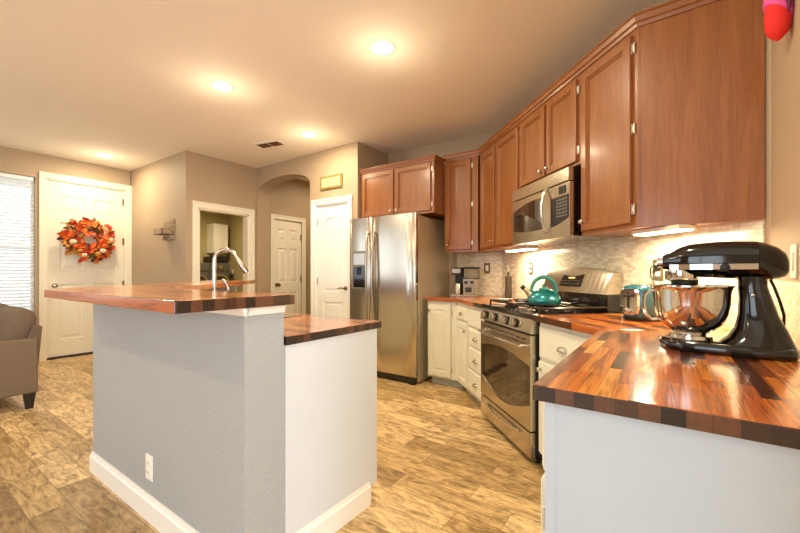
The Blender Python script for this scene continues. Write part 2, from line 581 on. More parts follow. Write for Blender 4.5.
# laundry room shell
b = MB(); b.box(-9.32, 2.53, 0, -9.2, 5.50, CZ)
struct(b.build('wall_laundry_back', M['khaki']), 'khaki wall behind the washer and dryer')
b = MB(); b.box(-9.2, 5.38, 0, -5.22, 5.50, CZ)
struct(b.build('wall_laundry_right', M['khaki']), 'khaki right wall of the laundry room')
b = MB(); b.box(-9.2, 2.41, 0, -6.8, 2.53, CZ)
struct(b.build('wall_laundry_left', M['khaki']), 'khaki left wall of the laundry room')
# hall shell
wall_with('wall_hall_left', M['wall'], 1.84, .12, (-5.10, 3.66, 0), R(90), [(.105, .665, 0, 2.03)], 'taupe hall wall with a white six panel door')
b = MB(); b.box(-3.85, 3.66, 0, -3.73, 5.6, CZ); 
struct(b.build('wall_hall_right', M['wall']), 'taupe right wall of the hall')
b = MB(); b.box(-5.22, 5.5, 0, -3.73, 5.6, CZ)
struct(b.build('wall_hall_end', M['wall']), 'taupe end wall of the hall')

# backsplash tiles: children of their walls
b = MB(); b.box(-2.655, -.009, .915, -.022, 0, 1.405); b.box(-.022, -.009, .915, 0, 0, 1.135)
b.build('backsplash_tile', M['tile'], wd)
o = MB().box(-2.03, 4.041, .915, -1.485, 4.05, 1.405).build('backsplash_tile', M['tile'], wb)
b = MB(); b.box(0, -.009, .915, 1.33, 0, 1.135); b.build('backsplash_tile', M['tile'], wr)


# ------------------------------------------------------------------ baseboards
def base_profile(b, x0, x1, y=0, h=.115, t=.016):
    b.prism_yz([(y, 0), (y, h), (y - t * .35, h), (y - t * .6, h - .018), (y - t, h - .026), (y - t, 0)], x0, x1)


def baseboard(n, x0, x1, loc, rotz, label):
    b = MB(); base_profile(b, x0, x1)
    return struct(b.build(n, M['trim'], None, loc, rotz), label, 'baseboard')


baseboard('baseboard_foyer', 0, 1.72, (-6.8, 2.41, 0), 0, 'white baseboard below the key rack wall')
baseboard('baseboard_entry', 0, 4.52, (-6.8, -3.2, 0), R(90), 'white baseboard of the entry wall')
baseboard('baseboard_pantry', 0, .03, (-3.1, 3.44, 0), 0, 'white baseboard right of the pantry door')

# ------------------------------------------------------------------ doors


def casing(b, x0, x1, z1, w=.075, t=.018):
    # mitred profile swept up one side, across the head and down the other
    prof = [(0, 0), (0, -.010), (.006, -t * .8), (w - .022, -t * .8), (w - .018, -t - .006), (w, -t - .006), (w, 0)]
    rings = []
    for px, pz, sx, sz in ((x0, 0, -1, 0), (x0, z1, -1, 1), (x1, z1, 1, 1), (x1, 0, 1, 0)):
        rings.append([b.bm.verts.new((px + sx * o, yy, pz + sz * o)) for o, yy in prof])
    for p, q in zip(rings, rings[1:]):
        for j in range(len(prof)):
            b.bm.faces.new((p[j], p[(j + 1) % len(prof)], q[(j + 1) % len(prof)], q[j]))
    b.bm.faces.new(rings[0]); b.bm.faces.new(rings[-1][::-1])


def knob(b, x, y, z, r=.028):
    b.lathe([(r * 1.1, 0), (r * 1.1, -.006), (.010, -.008), (.010, -.035), (r * .7, -.042), (r, -.055), (r * .9, -.068), (r * .5, -.074), (0.0, -.075)], (x, y, z), 'Y', 20)


def door_leaf(b, x0, x1, z0, z1, panels, y=0, t=.035):
    """slab with sunken raised panels: build grid around panels as boxes then panels"""
    b.box(x0, y + .0145, z0, x1, y + t, z1)
    xs = sorted({x0, x1} | {p[0] for p in panels} | {p[2] for p in panels})
    zsx = sorted({z0, z1} | {p[1] for p in panels} | {p[3] for p in panels})
    for i in range(len(xs) - 1):
        for j in range(len(zsx) - 1):
            cx, cz = (xs[i] + xs[i + 1]) / 2, (zsx[j] + zsx[j + 1]) / 2
            if any(p[0] < cx < p[2] and p[1] < cz < p[3] for p in panels): continue
            b.box(xs[i], y, zsx[j], xs[i + 1], y + .0155, zsx[j + 1])
    for p in panels:
        b.panel(p[0], p[1], p[2], p[3], [(0, .0), (.008, .014), (.028, .014), (.055, .003)], y)


def six_panel(w, h):
    s = .11 * w / .8; m = .10 * w / .8
    xa = (s, w / 2 - m / 2); xb = (w / 2 + m / 2, w - s)
    k = h / 2.03
    rows = [(.22 * k, .86 * k), (1.02 * k, 1.58 * k), (1.70 * k, h - .14 * k)]
    return [(x[0], r[0], x[1], r[1]) for r in rows for x in (xa, xb)]


# front door (entry wall frame)
dr = bpy.data.objects.new('door_1', None); COL.objects.link(dr)
dr.location = (-6.8, 1.43, 0); dr.rotation_euler = (0, 0, R(90)); struct(dr, 'tall white six panel front door with autumn wreath', 'door')
b = MB(); casing(b, 0, .91, 2.44); b.build('door_casing', M['door'], dr)
b = MB(); b.box(0, 0, 0, .018, .12, 2.44); b.box(.892, 0, 0, .91, .12, 2.44); b.box(0, 0, 2.425, .91, .12, 2.44)
b.box(0.0, .0, 0, .91, .12, .02)
b.build('door_jamb', M['door'], dr)
b = MB(); door_leaf(b, .02, .89, .03, 2.42, [(x0 + .02, z0, x1 + .02, z1) for x0, z0, x1, z1 in six_panel(.87, 2.4)], .025); b.build('door_panel', M['door'], dr)
b = MB(); knob(b, .085, .025, 1.0); o = b.build('door_handle', M['nickel'], dr, smooth=True)
MB().box(.0, -.004, 0, .91, .03, .028).build('door_gap_shade', M['slot'], dr)  # dark strip standing in for the shade in the gap below the door
for z in (.3, .95, 1.6, 2.2):
    MB().box(.872, .012, z, .894, .026, z + .1).build('hinge', M['brass'], dr)
# pantry door
dr = bpy.data.objects.new('door_2', None); COL.objects.link(dr)
dr.location = (-3.78, 3.44, 0); struct(dr, 'white pantry door with an arched top panel', 'door')
b = MB(); casing(b, 0, .58, 2.05, .07); b.build('door_casing', M['doorpale'], dr)
b = MB(); b.box(0, 0, 0, .014, .12, 2.05); b.box(.566, 0, 0, .58, .12, 2.05); b.box(0, 0, 2.036, .58, .12, 2.05); b.build('door_jamb', M['doorpale'], dr)
b = MB()
b.box(.016, .03, .012, .564, .06, 2.034)
wa, wb_ = .12, .46
# stiles and rails around one low panel and one arched tall panel
b.box(.016, .018, .012, wa, .032, 2.034); b.box(wb_, .018, .012, .564, .032, 2.034)
b.box(wa, .018, .012, wb_, .032, .20); b.box(wa, .018, .80, wb_, .032, .93)
b.panel(wa, .20, wb_, .80, [(0, 0), (.012, .010), (.028, .010), (.04, .004)], .018)
pa = []
for i in range(17):
    a = PI - PI * i / 16
    pa.append((.29 + .17 * math.cos(a), 1.74 + .14 * math.sin(a)))
for p, q in zip(pa, pa[1:]):
    b.prism_xz([(p[0], p[1]), (q[0], q[1]), (q[0], 2.034), (p[0], 2.034)], .018, .032)
b.box(wa, .029, .93, wb_, .031, 1.9)
inner = [(.29 + .13 * math.cos(PI - PI * i / 16), 1.74 + .10 * math.sin(PI - PI * i / 16)) for i in range(17)]
b.prism_xz([(.16, .97)] + inner + [(.42, .97)], .022, .032)
b.build('door_panel', M['doorpale'], dr)
b = MB(); b.lathe([(.026, 0), (.026, -.008), (.01, -.012), (.01, -.045)], (.52, .018, .98), 'Y', 16)
b.tube([(.52, -.027, .98), (.49, -.03, .985), (.45, -.028, .982), (.425, -.026, .975)], [.009, .009, .008, .007])
b.build('door_handle', M['brass'], dr, smooth=True)
for z in (.28, 1.02, 1.78):
    MB().box(.006, .004, z, .022, .018, z + .09).build('hinge', M['nickel'], dr)
# hall door
dr = bpy.data.objects.new('door_3', None); COL.objects.link(dr)
dr.location = (-5.098, 3.765, 0); dr.rotation_euler = (0, 0, R(90)); struct(dr, 'white six panel door seen through the arch', 'door')
b = MB(); casing(b, 0, .56, 2.03, .07); b.build('door_casing', M['door'], dr)
b = MB(); door_leaf(b, .005, .555, .01, 2.02, [(x0, z0, x1, z1) for x0, z0, x1, z1 in six_panel(.56, 2.02)], .012, .035); b.build('door_panel', M['door'], dr)
b = MB(); knob(b, .06, .012, .98); b.build('door_handle', M['brass'], dr, smooth=True)
for z in (.28, 1.02, 1.72):
    MB().box(.54, -.002, z, .556, .013, z + .1).build('hinge', M['brass'], dr)
# laundry cased opening
b = MB(); casing(b, .045, .78, 2.03, .085)
b.box(.045, 0, 0, .063, .12, 2.03); b.box(.762, 0, 0, .78, .12, 2.03); b.box(.045, 0, 2.012, .78, .12, 2.03)
struct(b.build('trim_1', M['door'], None, (-5.08, 2.53, 0), R(90)), 'white casing around the laundry opening', 'trim')

# ------------------------------------------------------------------ front window + blind
wn = bpy.data.objects.new('window_1', None); COL.objects.link(wn)
wn.location = (-6.8, .55, 0); wn.rotation_euler = (0, 0, R(90)); struct(wn, 'narrow window left of the front door', 'window')
b = MB()
for a in ((0, .55, .03, 2.43), (.74, .55, .77, 2.43), (0, .55, .77, .59), (0, 2.39, .77, 2.43), (.03, 1.48, .74, 1.51)):
    b.box(a[0], .07, a[1], a[2], .11, a[3])
b.build('window_frame', M['trim'], wn)
gl = NT('window_glass'); 
tr = gl.node('ShaderNodeBsdfTransparent'); gy = gl.node('ShaderNodeBsdfGlossy'); gy.inputs['Roughness'].default_value = .02
mx = gl.node('ShaderNodeMixShader'); mx.inputs[0].default_value = .06
gl.link(tr.outputs[0], mx.inputs[1]); gl.link(gy.outputs[0], mx.inputs[2]); gl.link(mx.outputs[0], gl.n['Material Output'].inputs[0])
MB().box(.03, .088, .59, .74, .092, 2.39).build('window_glass', gl.m, wn)
bl = thing('window_blind', 'white horizontal slat blind in the narrow window', 'blind', (-6.8, .55, .55), R(90))
MB().box(.01, .012, 1.83, .755, .06, 1.875, .004).build('headrail', M['blind'], bl)
b = MB()
z = 1.81
while z > .05:
    b.prism_yz([(.012, z - .012), (.052, z + .010), (.052, z + .012), (.012, z - .010)], .012, .752)
    z -= .043
b.build('slat', M['blind'], bl, label='row of white slats')
b = MB(); b.tube([(.35, .008, 1.83), (.35, .008, 1.0)], .0035, 6); b.build('tilt_wand', M['plastic_grey'], bl)
for x in (.12, .64):
    MB().box(x, .03, .03, x + .004, .034, 1.83).build('cord', M['plate'], bl)

# ------------------------------------------------------------------ cabinets
KN = [(.010, 0), (.006, -.006), (.006, -.014), (.013, -.018), (.015, -.024), (.011, -.029), (0, -.030)]


def cab_knob(parent, x, y, z, mat='nickel'):
    b = MB(); b.lathe(KN, (x, y, z), 'Y', 16); return b.build('knob', M[mat], parent, smooth=True)


def cab_hinge(parent, x, y, z, side):
    b = MB()
    b.box(x - .0125, y - .004, z - .026, x - .004, y + .002, z + .026, .001)
    b.box(x + .004, y - .004, z - .026, x + .0125, y + .002, z + .026, .001); b.box(x - .01, y - .002, z - .008, x + .01, y + .002, z + .008)
    b.tube([(x, y - .003, z - .014), (x, y - .003, z + .014)], .004, 8)
    return b.build('hinge', M['hinge'], parent)


def oak_door(parent, x0, x1, z0, z1, y, hinge, knobside, nh=3, knobz=.055, km='nickel'):
    b = MB()
    b.panel(x0, z0, x1, z1, [(0, .020), (0, .004), (.004, 0), (.046, 0), (.048, .005), (.053, .005), (.055, .010), (.061, .010), (.063, .015), (.07, .015)], y)
    d = b.build('door', M['oak'], parent)
    if knobside:
        cab_knob(d, x0 + .028 if knobside == 'L' else x1 - .028, y, z0 + knobz, km)
    if hinge:
        hx = x0 - .008 if hinge == 'L' else x1 + .008
        zz = [z0 + .07, z1 - .07] if nh == 2 else [z0 + .07, (z0 + z1) / 2, z1 - .07]
        for q in zz: cab_hinge(d, hx, y + .014, q, hinge)
    return d


# right corner upper unit (diagonal frame: x = -u)
UB, UT = 1.395, 2.41
uf, ub_ = .362, .024
cr = thing('wall_cabinet', 'large oak wall cabinet at the right end with a broad plain end panel', 'cabinet', (C0.x, C0.y, 0), DR)
vf = .318
b = MB(); b.prism([(-.80, -.002), (-.80, -vf), (-uf, -vf), (-ub_, -.002)], UB, UT)
b.build('carcass', M['oak'], cr)
# end panel trims (along the slanted end)


def end_strip(t0, t1, th, z0, z1, name):
    p0 = Vector((-uf, -vf)); p1 = Vector((-ub_, -.002)); d = (p1 - p0); n = Vector((d.y, -d.x)).normalized()
    a = p0 + d * t0; c = p0 + d * t1
    b = MB(); b.prism([tuple(a), tuple(a + n * th), tuple(c + n * th), tuple(c)], z0, z1)
    return b.build(name, M['oak'], cr)


end_strip(.93, 1.0, .012, UB, UT, 'end_stile')
end_strip(0, .022, .004, UB, UT, 'corner_stile')
oak_door(cr, -.781, -.391, 1.42, 2.375, -vf - .02, 'R', 'L')
# over-microwave unit
cm = thing('wall_cabinet', 'short two door oak wall cabinet above the microwave', 'cabinet', (C0.x, C0.y, 0), DR)
MB().box(-1.585, -vf, 1.845, -.801, -.002, UT).build('carcass', M['oak'], cm)
oak_door(cm, -1.165, -.832, 1.862, 2.375, -vf - .02, 'R', 'L', 2, .04)
oak_door(cm, -1.548, -1.195, 1.862, 2.375, -vf - .02, 'L', 'R', 2, .04)
# left of microwave
cl = thing('wall_cabinet', 'tall narrow oak wall cabinet just left of the microwave', 'cabinet', (C0.x, C0.y, 0), DR)
MB().box(-2.05, -vf, UB, -1.586, -.002, UT).build('carcass', M['oak'], cl)
oak_door(cl, -2.022, -1.60, 1.42, 2.375, -vf - .02, 'L', None)
# inner corner unit
ci = thing('wall_cabinet', 'oak wall cabinet in the inner corner between the back and range walls', 'cabinet', (C0.x, C0.y, 0), DR)
uc = 2.455
b = MB(); b.prism([(-2.051, -.002), (-2.051, -vf), (-uc, -vf), (-2.64, -.12), (-2.64, -.002)], UB, UT); b.build('carcass', M['oak'], ci)
oak_door(ci, -2.41, -2.065, 1.42, 2.375, -vf - .02, None, 'R')
# back wall unit
cb = thing('wall_cabinet', 'single door oak wall cabinet above the coffee maker', 'cabinet', (0, 4.05, 0), 0)
MB().box(-2.018, -.33, UB, -1.625, -.002, UT).build('carcass', M['oak'], cb)
oak_door(cb, -2.0, -1.70, 1.42, 2.375, -.35, 'R', 'L')
# above fridge
cf = thing('wall_cabinet', 'deep two door oak cabinet above the refrigerator', 'cabinet', (0, 4.05, 0), 0)
MB().box(-3.04, -.56, 1.81, -2.02, -.002, 2.37).build('carcass', M['oak'], cf)
oak_door(cf, -3.01, -2.545, 1.835, 2.345, -.58, None, 'R', 2, .04, 'hinge')
oak_door(cf, -2.52, -2.055, 1.835, 2.345, -.58, 'R', 'L', 2, .04, 'hinge')

# crown mouldings


def crown(name, path, z, label, h=.045):
    """path: world xy polyline along the front faces; profile goes outward (to the left of travel)"""
    prof = [(0, -.012), (.008, -.012), (.012, .004), (.022, .010), (.026, h - .012), (.034, h - .006), (.034, h), (0, h)]
    pts = [Vector(p) for p in path]; m = len(pts)
    b = MB(); rings = []
    for i, p in enumerate(pts):
        d0 = (p - pts[i - 1]).normalized() if i else None
        d1 = (pts[i + 1] - p).normalized() if i < m - 1 else None
        n0 = Vector((-d0.y, d0.x)) if d0 else None; n1 = Vector((-d1.y, d1.x)) if d1 else None
        if n0 is None: n = n1; k = 1
        elif n1 is None: n = n0; k = 1
        else:
            n = (n0 + n1).normalized(); k = 1 / max(.3, n.dot(n0))
        rings.append([b.bm.verts.new((p.x + n.x * o * k, p.y + n.y * o * k, z + q)) for o, q in prof])
    for a, c in zip(rings, rings[1:]):
        for j in range(len(prof)):
            b.bm.faces.new((a[j], a[(j + 1) % len(prof)], c[(j + 1) % len(prof)], c[j]))
    b.bm.faces.new(rings[0]); b.bm.faces.new(rings[-1][::-1])
    return tag(b.build(name, M['oakx']), label, 'moulding')


def DW(u, v):  # diagonal frame to world
    return (C0.x - u * R2 - v * R2, C0.y + u * R2 - v * R2)


# travel so that "left" is outward (towards room)
crown('crown_moulding', [(-2.018, 3.72), (-1.615, 3.72), DW(uf, vf), DW(ub_ + .002, .002)][::-1] and
      [DW(ub_ + .002, .002), DW(uf, vf), DW(uc - .005, vf), (-2.018, 3.72)], UT, 'long oak crown moulding along the top of the range wall cabinets')
crown('crown_moulding', [(-2.018, 3.68), (-2.018, 3.488), (-3.04, 3.488)], 2.372, 'short oak crown moulding on the cabinet above the fridge', .035)

# ------------------------------------------------------------------ under-cabinet lights


def under_light(name, x0, x1, y0, y1, label, power, loc=(C0.x, C0.y, 0), rotz=DR, frac=1.0):
    t = thing(name, label, 'lamp', loc, rotz, None)
    z = UB
    MB().box(x0, y0, z - .022, x1, y1, z - .001, .003).build('housing', M['led_dim'], t)
    xm = x0 + (x1 - x0) * frac
    MB().box(x0 + .01, y0 + .008, z - .027, xm - .01, y1 - .008, z - .0215).build('lens', M['led'], t)
    l = bpy.data.lights.new(name + '_light', 'AREA'); l.shape = 'RECTANGLE'
    l.size = (xm - x0) - .03; l.size_y = (y1 - y0) - .02; l.energy = power; l.color = (1, .80, .52)
    o = bpy.data.objects.new(name + '_light', l); COL.objects.link(o); o.parent = t
    o.location = ((x0 + xm) / 2, (y0 + y1) / 2, z - .031)
    return t


under_light('under_cabinet_light', -.50, -.21, -.235, -.135, 'long glowing strip light under the right end wall cabinet', UNDER_POWER * 1.5)
under_light('under_cabinet_light', -2.06, -1.66, -.23, -.11, 'glowing strip light under the cabinet left of the microwave', UNDER_POWER * 1.1)

# ------------------------------------------------------------------ base cabinets
BF = .60     # cabinet face depth


def cup_pull(parent, x, y, z, w=.075):
    b = MB(); n = 14; rows = 7; r = w / 2
    # quarter-ellipsoid hood: open below
    g = []
    for j in range(rows + 1):
        ph = (PI / 2) * j / rows
        row = []
        for i in range(n + 1):
            th = PI * i / n
            row.append(b.bm.verts.new((x - r * math.cos(th) * 1.0, y - .026 * math.sin(th) * math.cos(ph), z - .012 + .026 * math.sin(ph) * math.sin(th) ** .5)))
        g.append(row)
    for j in range(rows):
        for i in range(n):
            b.bm.faces.new((g[j][i], g[j][i + 1], g[j + 1][i + 1], g[j + 1][i]))
    bmesh.ops.remove_doubles(b.bm, verts=b.bm.verts, dist=.0003)
    o = b.build('cup_pull', M['nickel'], parent, smooth=True)
    md = o.modifiers.new('th', 'SOLIDIFY'); md.thickness = .002
    return o


def white_front(parent, name, x0, x1, z0, z1, y, pull=None, kx=None, kz=None, hinge=None):
    b = MB()
    if name == 'drawer':
        b.panel(x0, z0, x1, z1, [(0, .019), (0, .008), (.008, .002), (.016, 0), (.03, 0)], y)
    else:
        b.panel(x0, z0, x1, z1, [(0, .019), (0, .004), (.004, 0), (.052, 0), (.058, .008), (.07, .008), (.085, .002)], y)
    d = b.build(name, M['white'], parent)
    if pull == 'cup': cup_pull(d, (x0 + x1) / 2 if kx is None else kx, y, (z0 + z1) / 2 if kz is None else kz)
    if pull == 'knob': cab_knob(d, kx, y, kz)
    if hinge:
        hx = x0 - .008 if hinge == 'L' else x1 + .008
        for q in (z0 + .08, z1 - .08): cab_hinge(d, hx, y + .013, q, hinge)
    return d


TK = .085
ZB = .879
# back wall base cabinet
k1 = thing('base_cabinet', 'white base cabinet with one door beside the refrigerator', 'cabinet', (0, 4.05, 0), 0)
xc = C0.x + (1.70 - 0) - 0  # helper value replaced below
xb0, xb1 = -2.075, -1.733
b = MB(); b.prism([(xb0, -BF), (xb1, -BF), (-1.50, -.36), (-1.50, -.002), (xb0, -.002)], TK, ZB); b.build('carcass', M['white'], k1)
MB().prism([(xb0 + .01, -BF + .07), (xb1 + .03, -BF + .07), (-1.55, -.30), (-1.55, -.05), (xb0 + .01, -.05)], 0, TK).build('toe_kick', M['panel'], k1)
white_front(k1, 'door', xb0 + .01, xb1 - .065, TK + .02, ZB - .035, -BF - .02, 'knob', xb0 + .035, ZB - .10, 'R')
# diagonal left base: u 1.57..2.44
k2 = thing('base_cabinet', 'white base cabinet with drawers and a door left of the range', 'cabinet', (C0.x, C0.y, 0), DR)
b = MB(); b.prism([(-2.337, -BF), (-1.602, -BF), (-1.602, -.002), (-2.30, -.002), (-2.30, -.5)], TK, ZB); b.build('carcass', M['white'], k2)
MB().box(-2.28, -BF + .07, 0, -1.605, -.05, TK).build('toe_kick', M['panel'], k2)
y = -BF - .02
white_front(k2, 'drawer', -2.325, -2.02, .715, .845, y, 'cup')
white_front(k2, 'door', -2.325, -2.02, TK + .02, .695, y, 'knob', -2.045, .63)
white_front(k2, 'drawer', -1.985, -1.615, .69, .845, y)
white_front(k2, 'drawer', -1.985, -1.615, .52, .67, y, 'cup')
white_front(k2, 'drawer', -1.985, -1.615, .315, .505, y, 'cup')
white_front(k2, 'drawer', -1.985, -1.615, TK + .02, .30, y, 'cup')
# rework: the photo shows pulls on three lower fronts only, the top one is plain
# right of range base: u .21..0.795
k3 = thing('base_cabinet', 'white drawer cabinet squeezed between the range and the corner', 'cabinet', (C0.x, C0.y, 0), DR)
b = MB(); b.prism([(-.79, -BF), (-.262, -BF), (-.262, -.40), (-.40, -.25), (-.40, -.002), (-.79, -.002)], TK, ZB); b.build('carcass', M['white'], k3)
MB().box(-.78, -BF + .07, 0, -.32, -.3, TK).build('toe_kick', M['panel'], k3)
white_front(k3, 'drawer', -.775, -.29, .665, .852, y, 'cup')
white_front(k3, 'door', -.775, -.29, TK + .02, .645, y, 'knob', -.745, .60)
# near cabinet on the right wall
k4 = thing('base_cabinet', 'white base cabinet below the near counter with its end panel in front', 'cabinet', (C0.x, C0.y, 0), NR)
xn0, xn1 = .33, 2.215 - .90
nf = .58
b = MB(); b.box(xn0, -nf, TK, xn1, -.002, ZB, 0); b.build('carcass', M['white'], k4)
b = MB(); b.box(xn1, -nf, 0, xn1 + .012, -.002, ZB, .001); b.box(xn1 + .012, -nf - .001, 0, xn1 + .015, -nf + .022, ZB)
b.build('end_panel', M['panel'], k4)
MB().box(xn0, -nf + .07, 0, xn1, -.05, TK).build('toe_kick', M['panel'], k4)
y4 = -nf - .02
white_front(k4, 'drawer', xn1 - .46, xn1 - .02, .705, .852, y4, 'cup')
white_front(k4, 'door', xn1 - .46, xn1 - .02, TK + .02, .685, y4, 'knob', xn1 - .43, .62, 'R')
white_front(k4, 'drawer', xn0 + .06, xn1 - .50, .705, .852, y4, 'cup')
white_front(k4, 'door', xn0 + .06, xn1 - .50, TK + .02, .685, y4, 'knob', xn0 + .1, .62)

# ------------------------------------------------------------------ worktops
Z0, Z1 = .880, .915


def slab(parent, pts_world, loc, rotz, ends=(), z0=Z0, z1=Z1, name='slab'):
    """pts given in world xy; stored in a frame whose x runs along the staves"""
    m = Matrix.Rotation(-rotz, 2)
    pts = [tuple(m @ (Vector(p) - Vector(loc[:2]))) for p in pts_world]
    b = MB(); b.prism(pts, z0, z1, side_mat=set(ends))
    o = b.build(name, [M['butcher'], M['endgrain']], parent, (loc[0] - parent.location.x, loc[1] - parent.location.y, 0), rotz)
    md = o.modifiers.new('bev', 'BEVEL'); md.width = .003; md.segments = 2; md.limit_method = 'ANGLE'
    return o


wt = thing('worktop', 'glossy dark-striped butcher block worktop right of the range', 'worktop', (C0.x, C0.y, 0))
inner = (-.25, 1.905)
cw = (C0.x - .01 , C0.y - .002)
uR = .802
slab(wt, [inner, DW(uR, .645), DW(uR, .01), (C0.x - .008, C0.y - .002)], (DW(uR, .01)[0], DW(uR, .01)[1]), DR)
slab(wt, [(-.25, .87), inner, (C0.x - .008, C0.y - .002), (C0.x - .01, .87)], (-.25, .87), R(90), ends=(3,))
wt2 = thing('worktop', 'honey butcher block worktop between the fridge and the range', 'worktop', (-1.5, 4.0, 0))
uL = 1.600
ib = (-1.735, 3.415)
slab(wt2, [(-2.085, 3.415), ib, (-1.49, 4.03), (-1.50, 4.038), (-2.085, 4.038)], (-2.085, 3.415), 0)
slab(wt2, [ib, DW(uL, .645), DW(uL, .01), (-1.487, 4.028)], DW(uL, .01), DR)

# ------------------------------------------------------------------ island
isl = thing('kitchen_island', 'pale grey half wall island with raised butcher block bar', 'island', (-2.0, .8, 0))
OX, OY = -2.0, .8


def isb(b, name, mat, **kw):
    return b.build(name, mat, isl, (-OX, -OY, 0), **kw)


xe = -1.238
th = .17
# half wall: front run then 45 degree run
kx, ky = -2.78, .79
L2 = 2.66
P = [(xe, ky), (kx, ky), (kx - L2 * R2, ky + L2 * R2), (kx - L2 * R2 + th * R2, ky + L2 * R2 + th * R2),
     (kx + th * math.tan(R(22.5)), ky + th), (xe, ky + th)]
b = MB(); b.prism(P, 0, 1.035); isb(b, 'half_wall', M['island'])
# baseboard of half wall
b = MB()
base_profile(b, kx - .004, xe, ky)
isb(b, 'baseboard', M['trim'])
b = MB(); base_profile(b, 0, L2)
b.build('baseboard', M['trim'], isl, (kx - L2 * R2 - OX, ky + L2 * R2 - OY, 0), R(-45))
# trim strip below bar at the column end
b = MB(); b.prism_xz([(xe - .05, 1.012), (xe + .004, 1.012), (xe + .010, 1.030), (xe + .022, 1.040), (xe - .05, 1.040)], ky + .012, ky + th)
b.prism_yz([(ky + .0, 1.012), (ky - .006, 1.012), (ky - .018, 1.040), (ky + .0, 1.040)], xe - 1.5, xe + .015)
isb(b, 'cap_trim', M['trim'])
# bar top
bx = -1.22
BZ0, BZ1 = 1.041, 1.081
f_s = -2.05  # outer edge sum of diagonal leg
bar = thing('bar_top', 'raised glossy butcher block bar top resting on the island half wall', 'worktop', (-2.0, .8, 0))
yf, yb = .545, 1.00
LL = 2.76
a0 = (-2.64, yf); a1 = (a0[0] - LL * R2 , a0[1] + LL * R2)
wd_ = .52
a2 = (a1[0] + wd_ * R2, a1[1] + wd_ * R2)
sI = a2[0] + a2[1]
ji = (sI - yb, yb)
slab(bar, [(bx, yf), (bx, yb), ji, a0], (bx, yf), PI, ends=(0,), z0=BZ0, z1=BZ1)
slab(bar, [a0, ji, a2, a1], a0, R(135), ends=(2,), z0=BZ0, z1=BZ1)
# lower cabinets + end panel
cab_y1 = 1.535
b = MB(); b.prism([(xe - .005, ky + th + .002), (xe - .005, cab_y1), (-2.50, cab_y1), (-3.45, cab_y1 + .95), (-3.45 - .375, cab_y1 + .95 - .375), (-2.70, ky + th + .012)], TK, ZB)
isb(b, 'carcass', M['white'])
b = MB(); b.box(xe - .005, ky + th + .004, TK + .0, xe + .006, cab_y1 + .004, ZB)
isb(b, 'end_panel', M['islandpanel'])
b = MB(); b.box(xe - .004, ky + th, 0, xe + .001, cab_y1 - .06, TK + .01)
b.prism_xz([(xe, 0), (xe + .016, 0), (xe + .016, .09), (xe + .010, .097), (xe + .006, .115), (xe, .115)], ky + th - .002, cab_y1 - .055)
isb(b, 'baseboard', M['trim'])
b = MB(); b.prism([(xe - .02, ky + th + .05), (xe - .02, cab_y1 - .07), (-2.5, cab_y1 - .07), (-3.4, cab_y1 + .83), (-3.6, cab_y1 + .6), (-2.75, ky + th + .06)], 0, TK)
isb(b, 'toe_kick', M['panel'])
b = MB()
for i, x in enumerate((-1.28, -1.73, -2.18)):
    pass
b.bm.free()
for x in (1.28, 1.70, 2.12):
    d = MB(); d.panel(x, .12, x + .38, .68, [(0, .019), (0, .004), (.004, 0), (.052, 0), (.058, .008), (.07, .008), (.085, .002)], 0)
    dd = d.build('door', M['white'], isl, (-OX, cab_y1 + .02 - OY, 0), PI)
    cab_knob(dd, x + .34, 0, .62)
    d = MB(); d.panel(x, .70, x + .38, .85, [(0, .019), (0, .008), (.008, .002), (.016, 0), (.03, 0)], 0)
    dd = d.build('drawer', M['white'], isl, (-OX, cab_y1 + .02 - OY, 0), PI)
    cup_pull(dd, x + .19, 0, .775)
# lower counter
lc = thing('worktop', 'low butcher block worktop of the island behind the raised bar', 'worktop', (-2.0, .8, 0))
lx, ly = -1.225, 1.57
ji2 = (-2.50, ly); e2 = (-3.45, ly + .95); e3 = (e2[0] - .400, e2[1] - .400)
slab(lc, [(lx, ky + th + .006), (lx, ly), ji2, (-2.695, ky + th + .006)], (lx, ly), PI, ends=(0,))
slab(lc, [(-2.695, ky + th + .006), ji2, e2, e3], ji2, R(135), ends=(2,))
# outlet on half wall (faces -y)


def outlet(loc, rotz, label, mat='plate', kind='duplex', name='wall_outlet', group=None, wdt=.072, hgt=.118):
    t = thing(name, label, 'outlet' if kind == 'duplex' else 'switch', loc, rotz, group)
    MB().box(-wdt / 2, -.006, -hgt / 2, wdt / 2, 0, hgt / 2, .003).build('cover_plate', M[mat], t)
    if kind == 'duplex':
        for z in (-.022, .022):
            s = MB().box(-.016, -.009, z - .014, .016, -.005, z + .014, .003).build('socket', M['plate'], t)
            b = MB(); b.box(-.008, -.0095, z - .004, -.006, -.0085, z + .006); b.box(.006, -.0095, z - .004, .008, -.0085, z + .006)
            b.build('slot', M['slot'], s)
    else:
        MB().box(-.016, -.010, -.032, .016, -.005, .032, .003).build('rocker', M['plate'], t)
    return t


outlet((-2.01, .79, .245), 0, 'white duplex outlet low on the grey island half wall', 'trim')
outlet((C0.x, 1.842, 1.206), NR, 'cream switch plate on the right wall behind the mixer', 'plate', 'rocker', 'light_switch')
outlet((-1.655, 4.041, 1.222), 0, 'brushed metal switch plate on the tile beside the coffee maker', 'plate_steel', 'rocker', 'light_switch')
dwx = DW(1.969, .009)
outlet((dwx[0], dwx[1], 1.21), DR, 'brushed metal outlet on the tile above the kettle', 'plate_steel')
dwx = DW(.555, .009)
po = outlet((dwx[0], dwx[1], 1.185), DR, 'metal outlet on the tile with a black plug in it', 'plate_steel')
outlet((-8.93, 5.378, 1.20), 0, 'white switch plate on the khaki laundry wall', 'trim', 'rocker', 'light_switch')

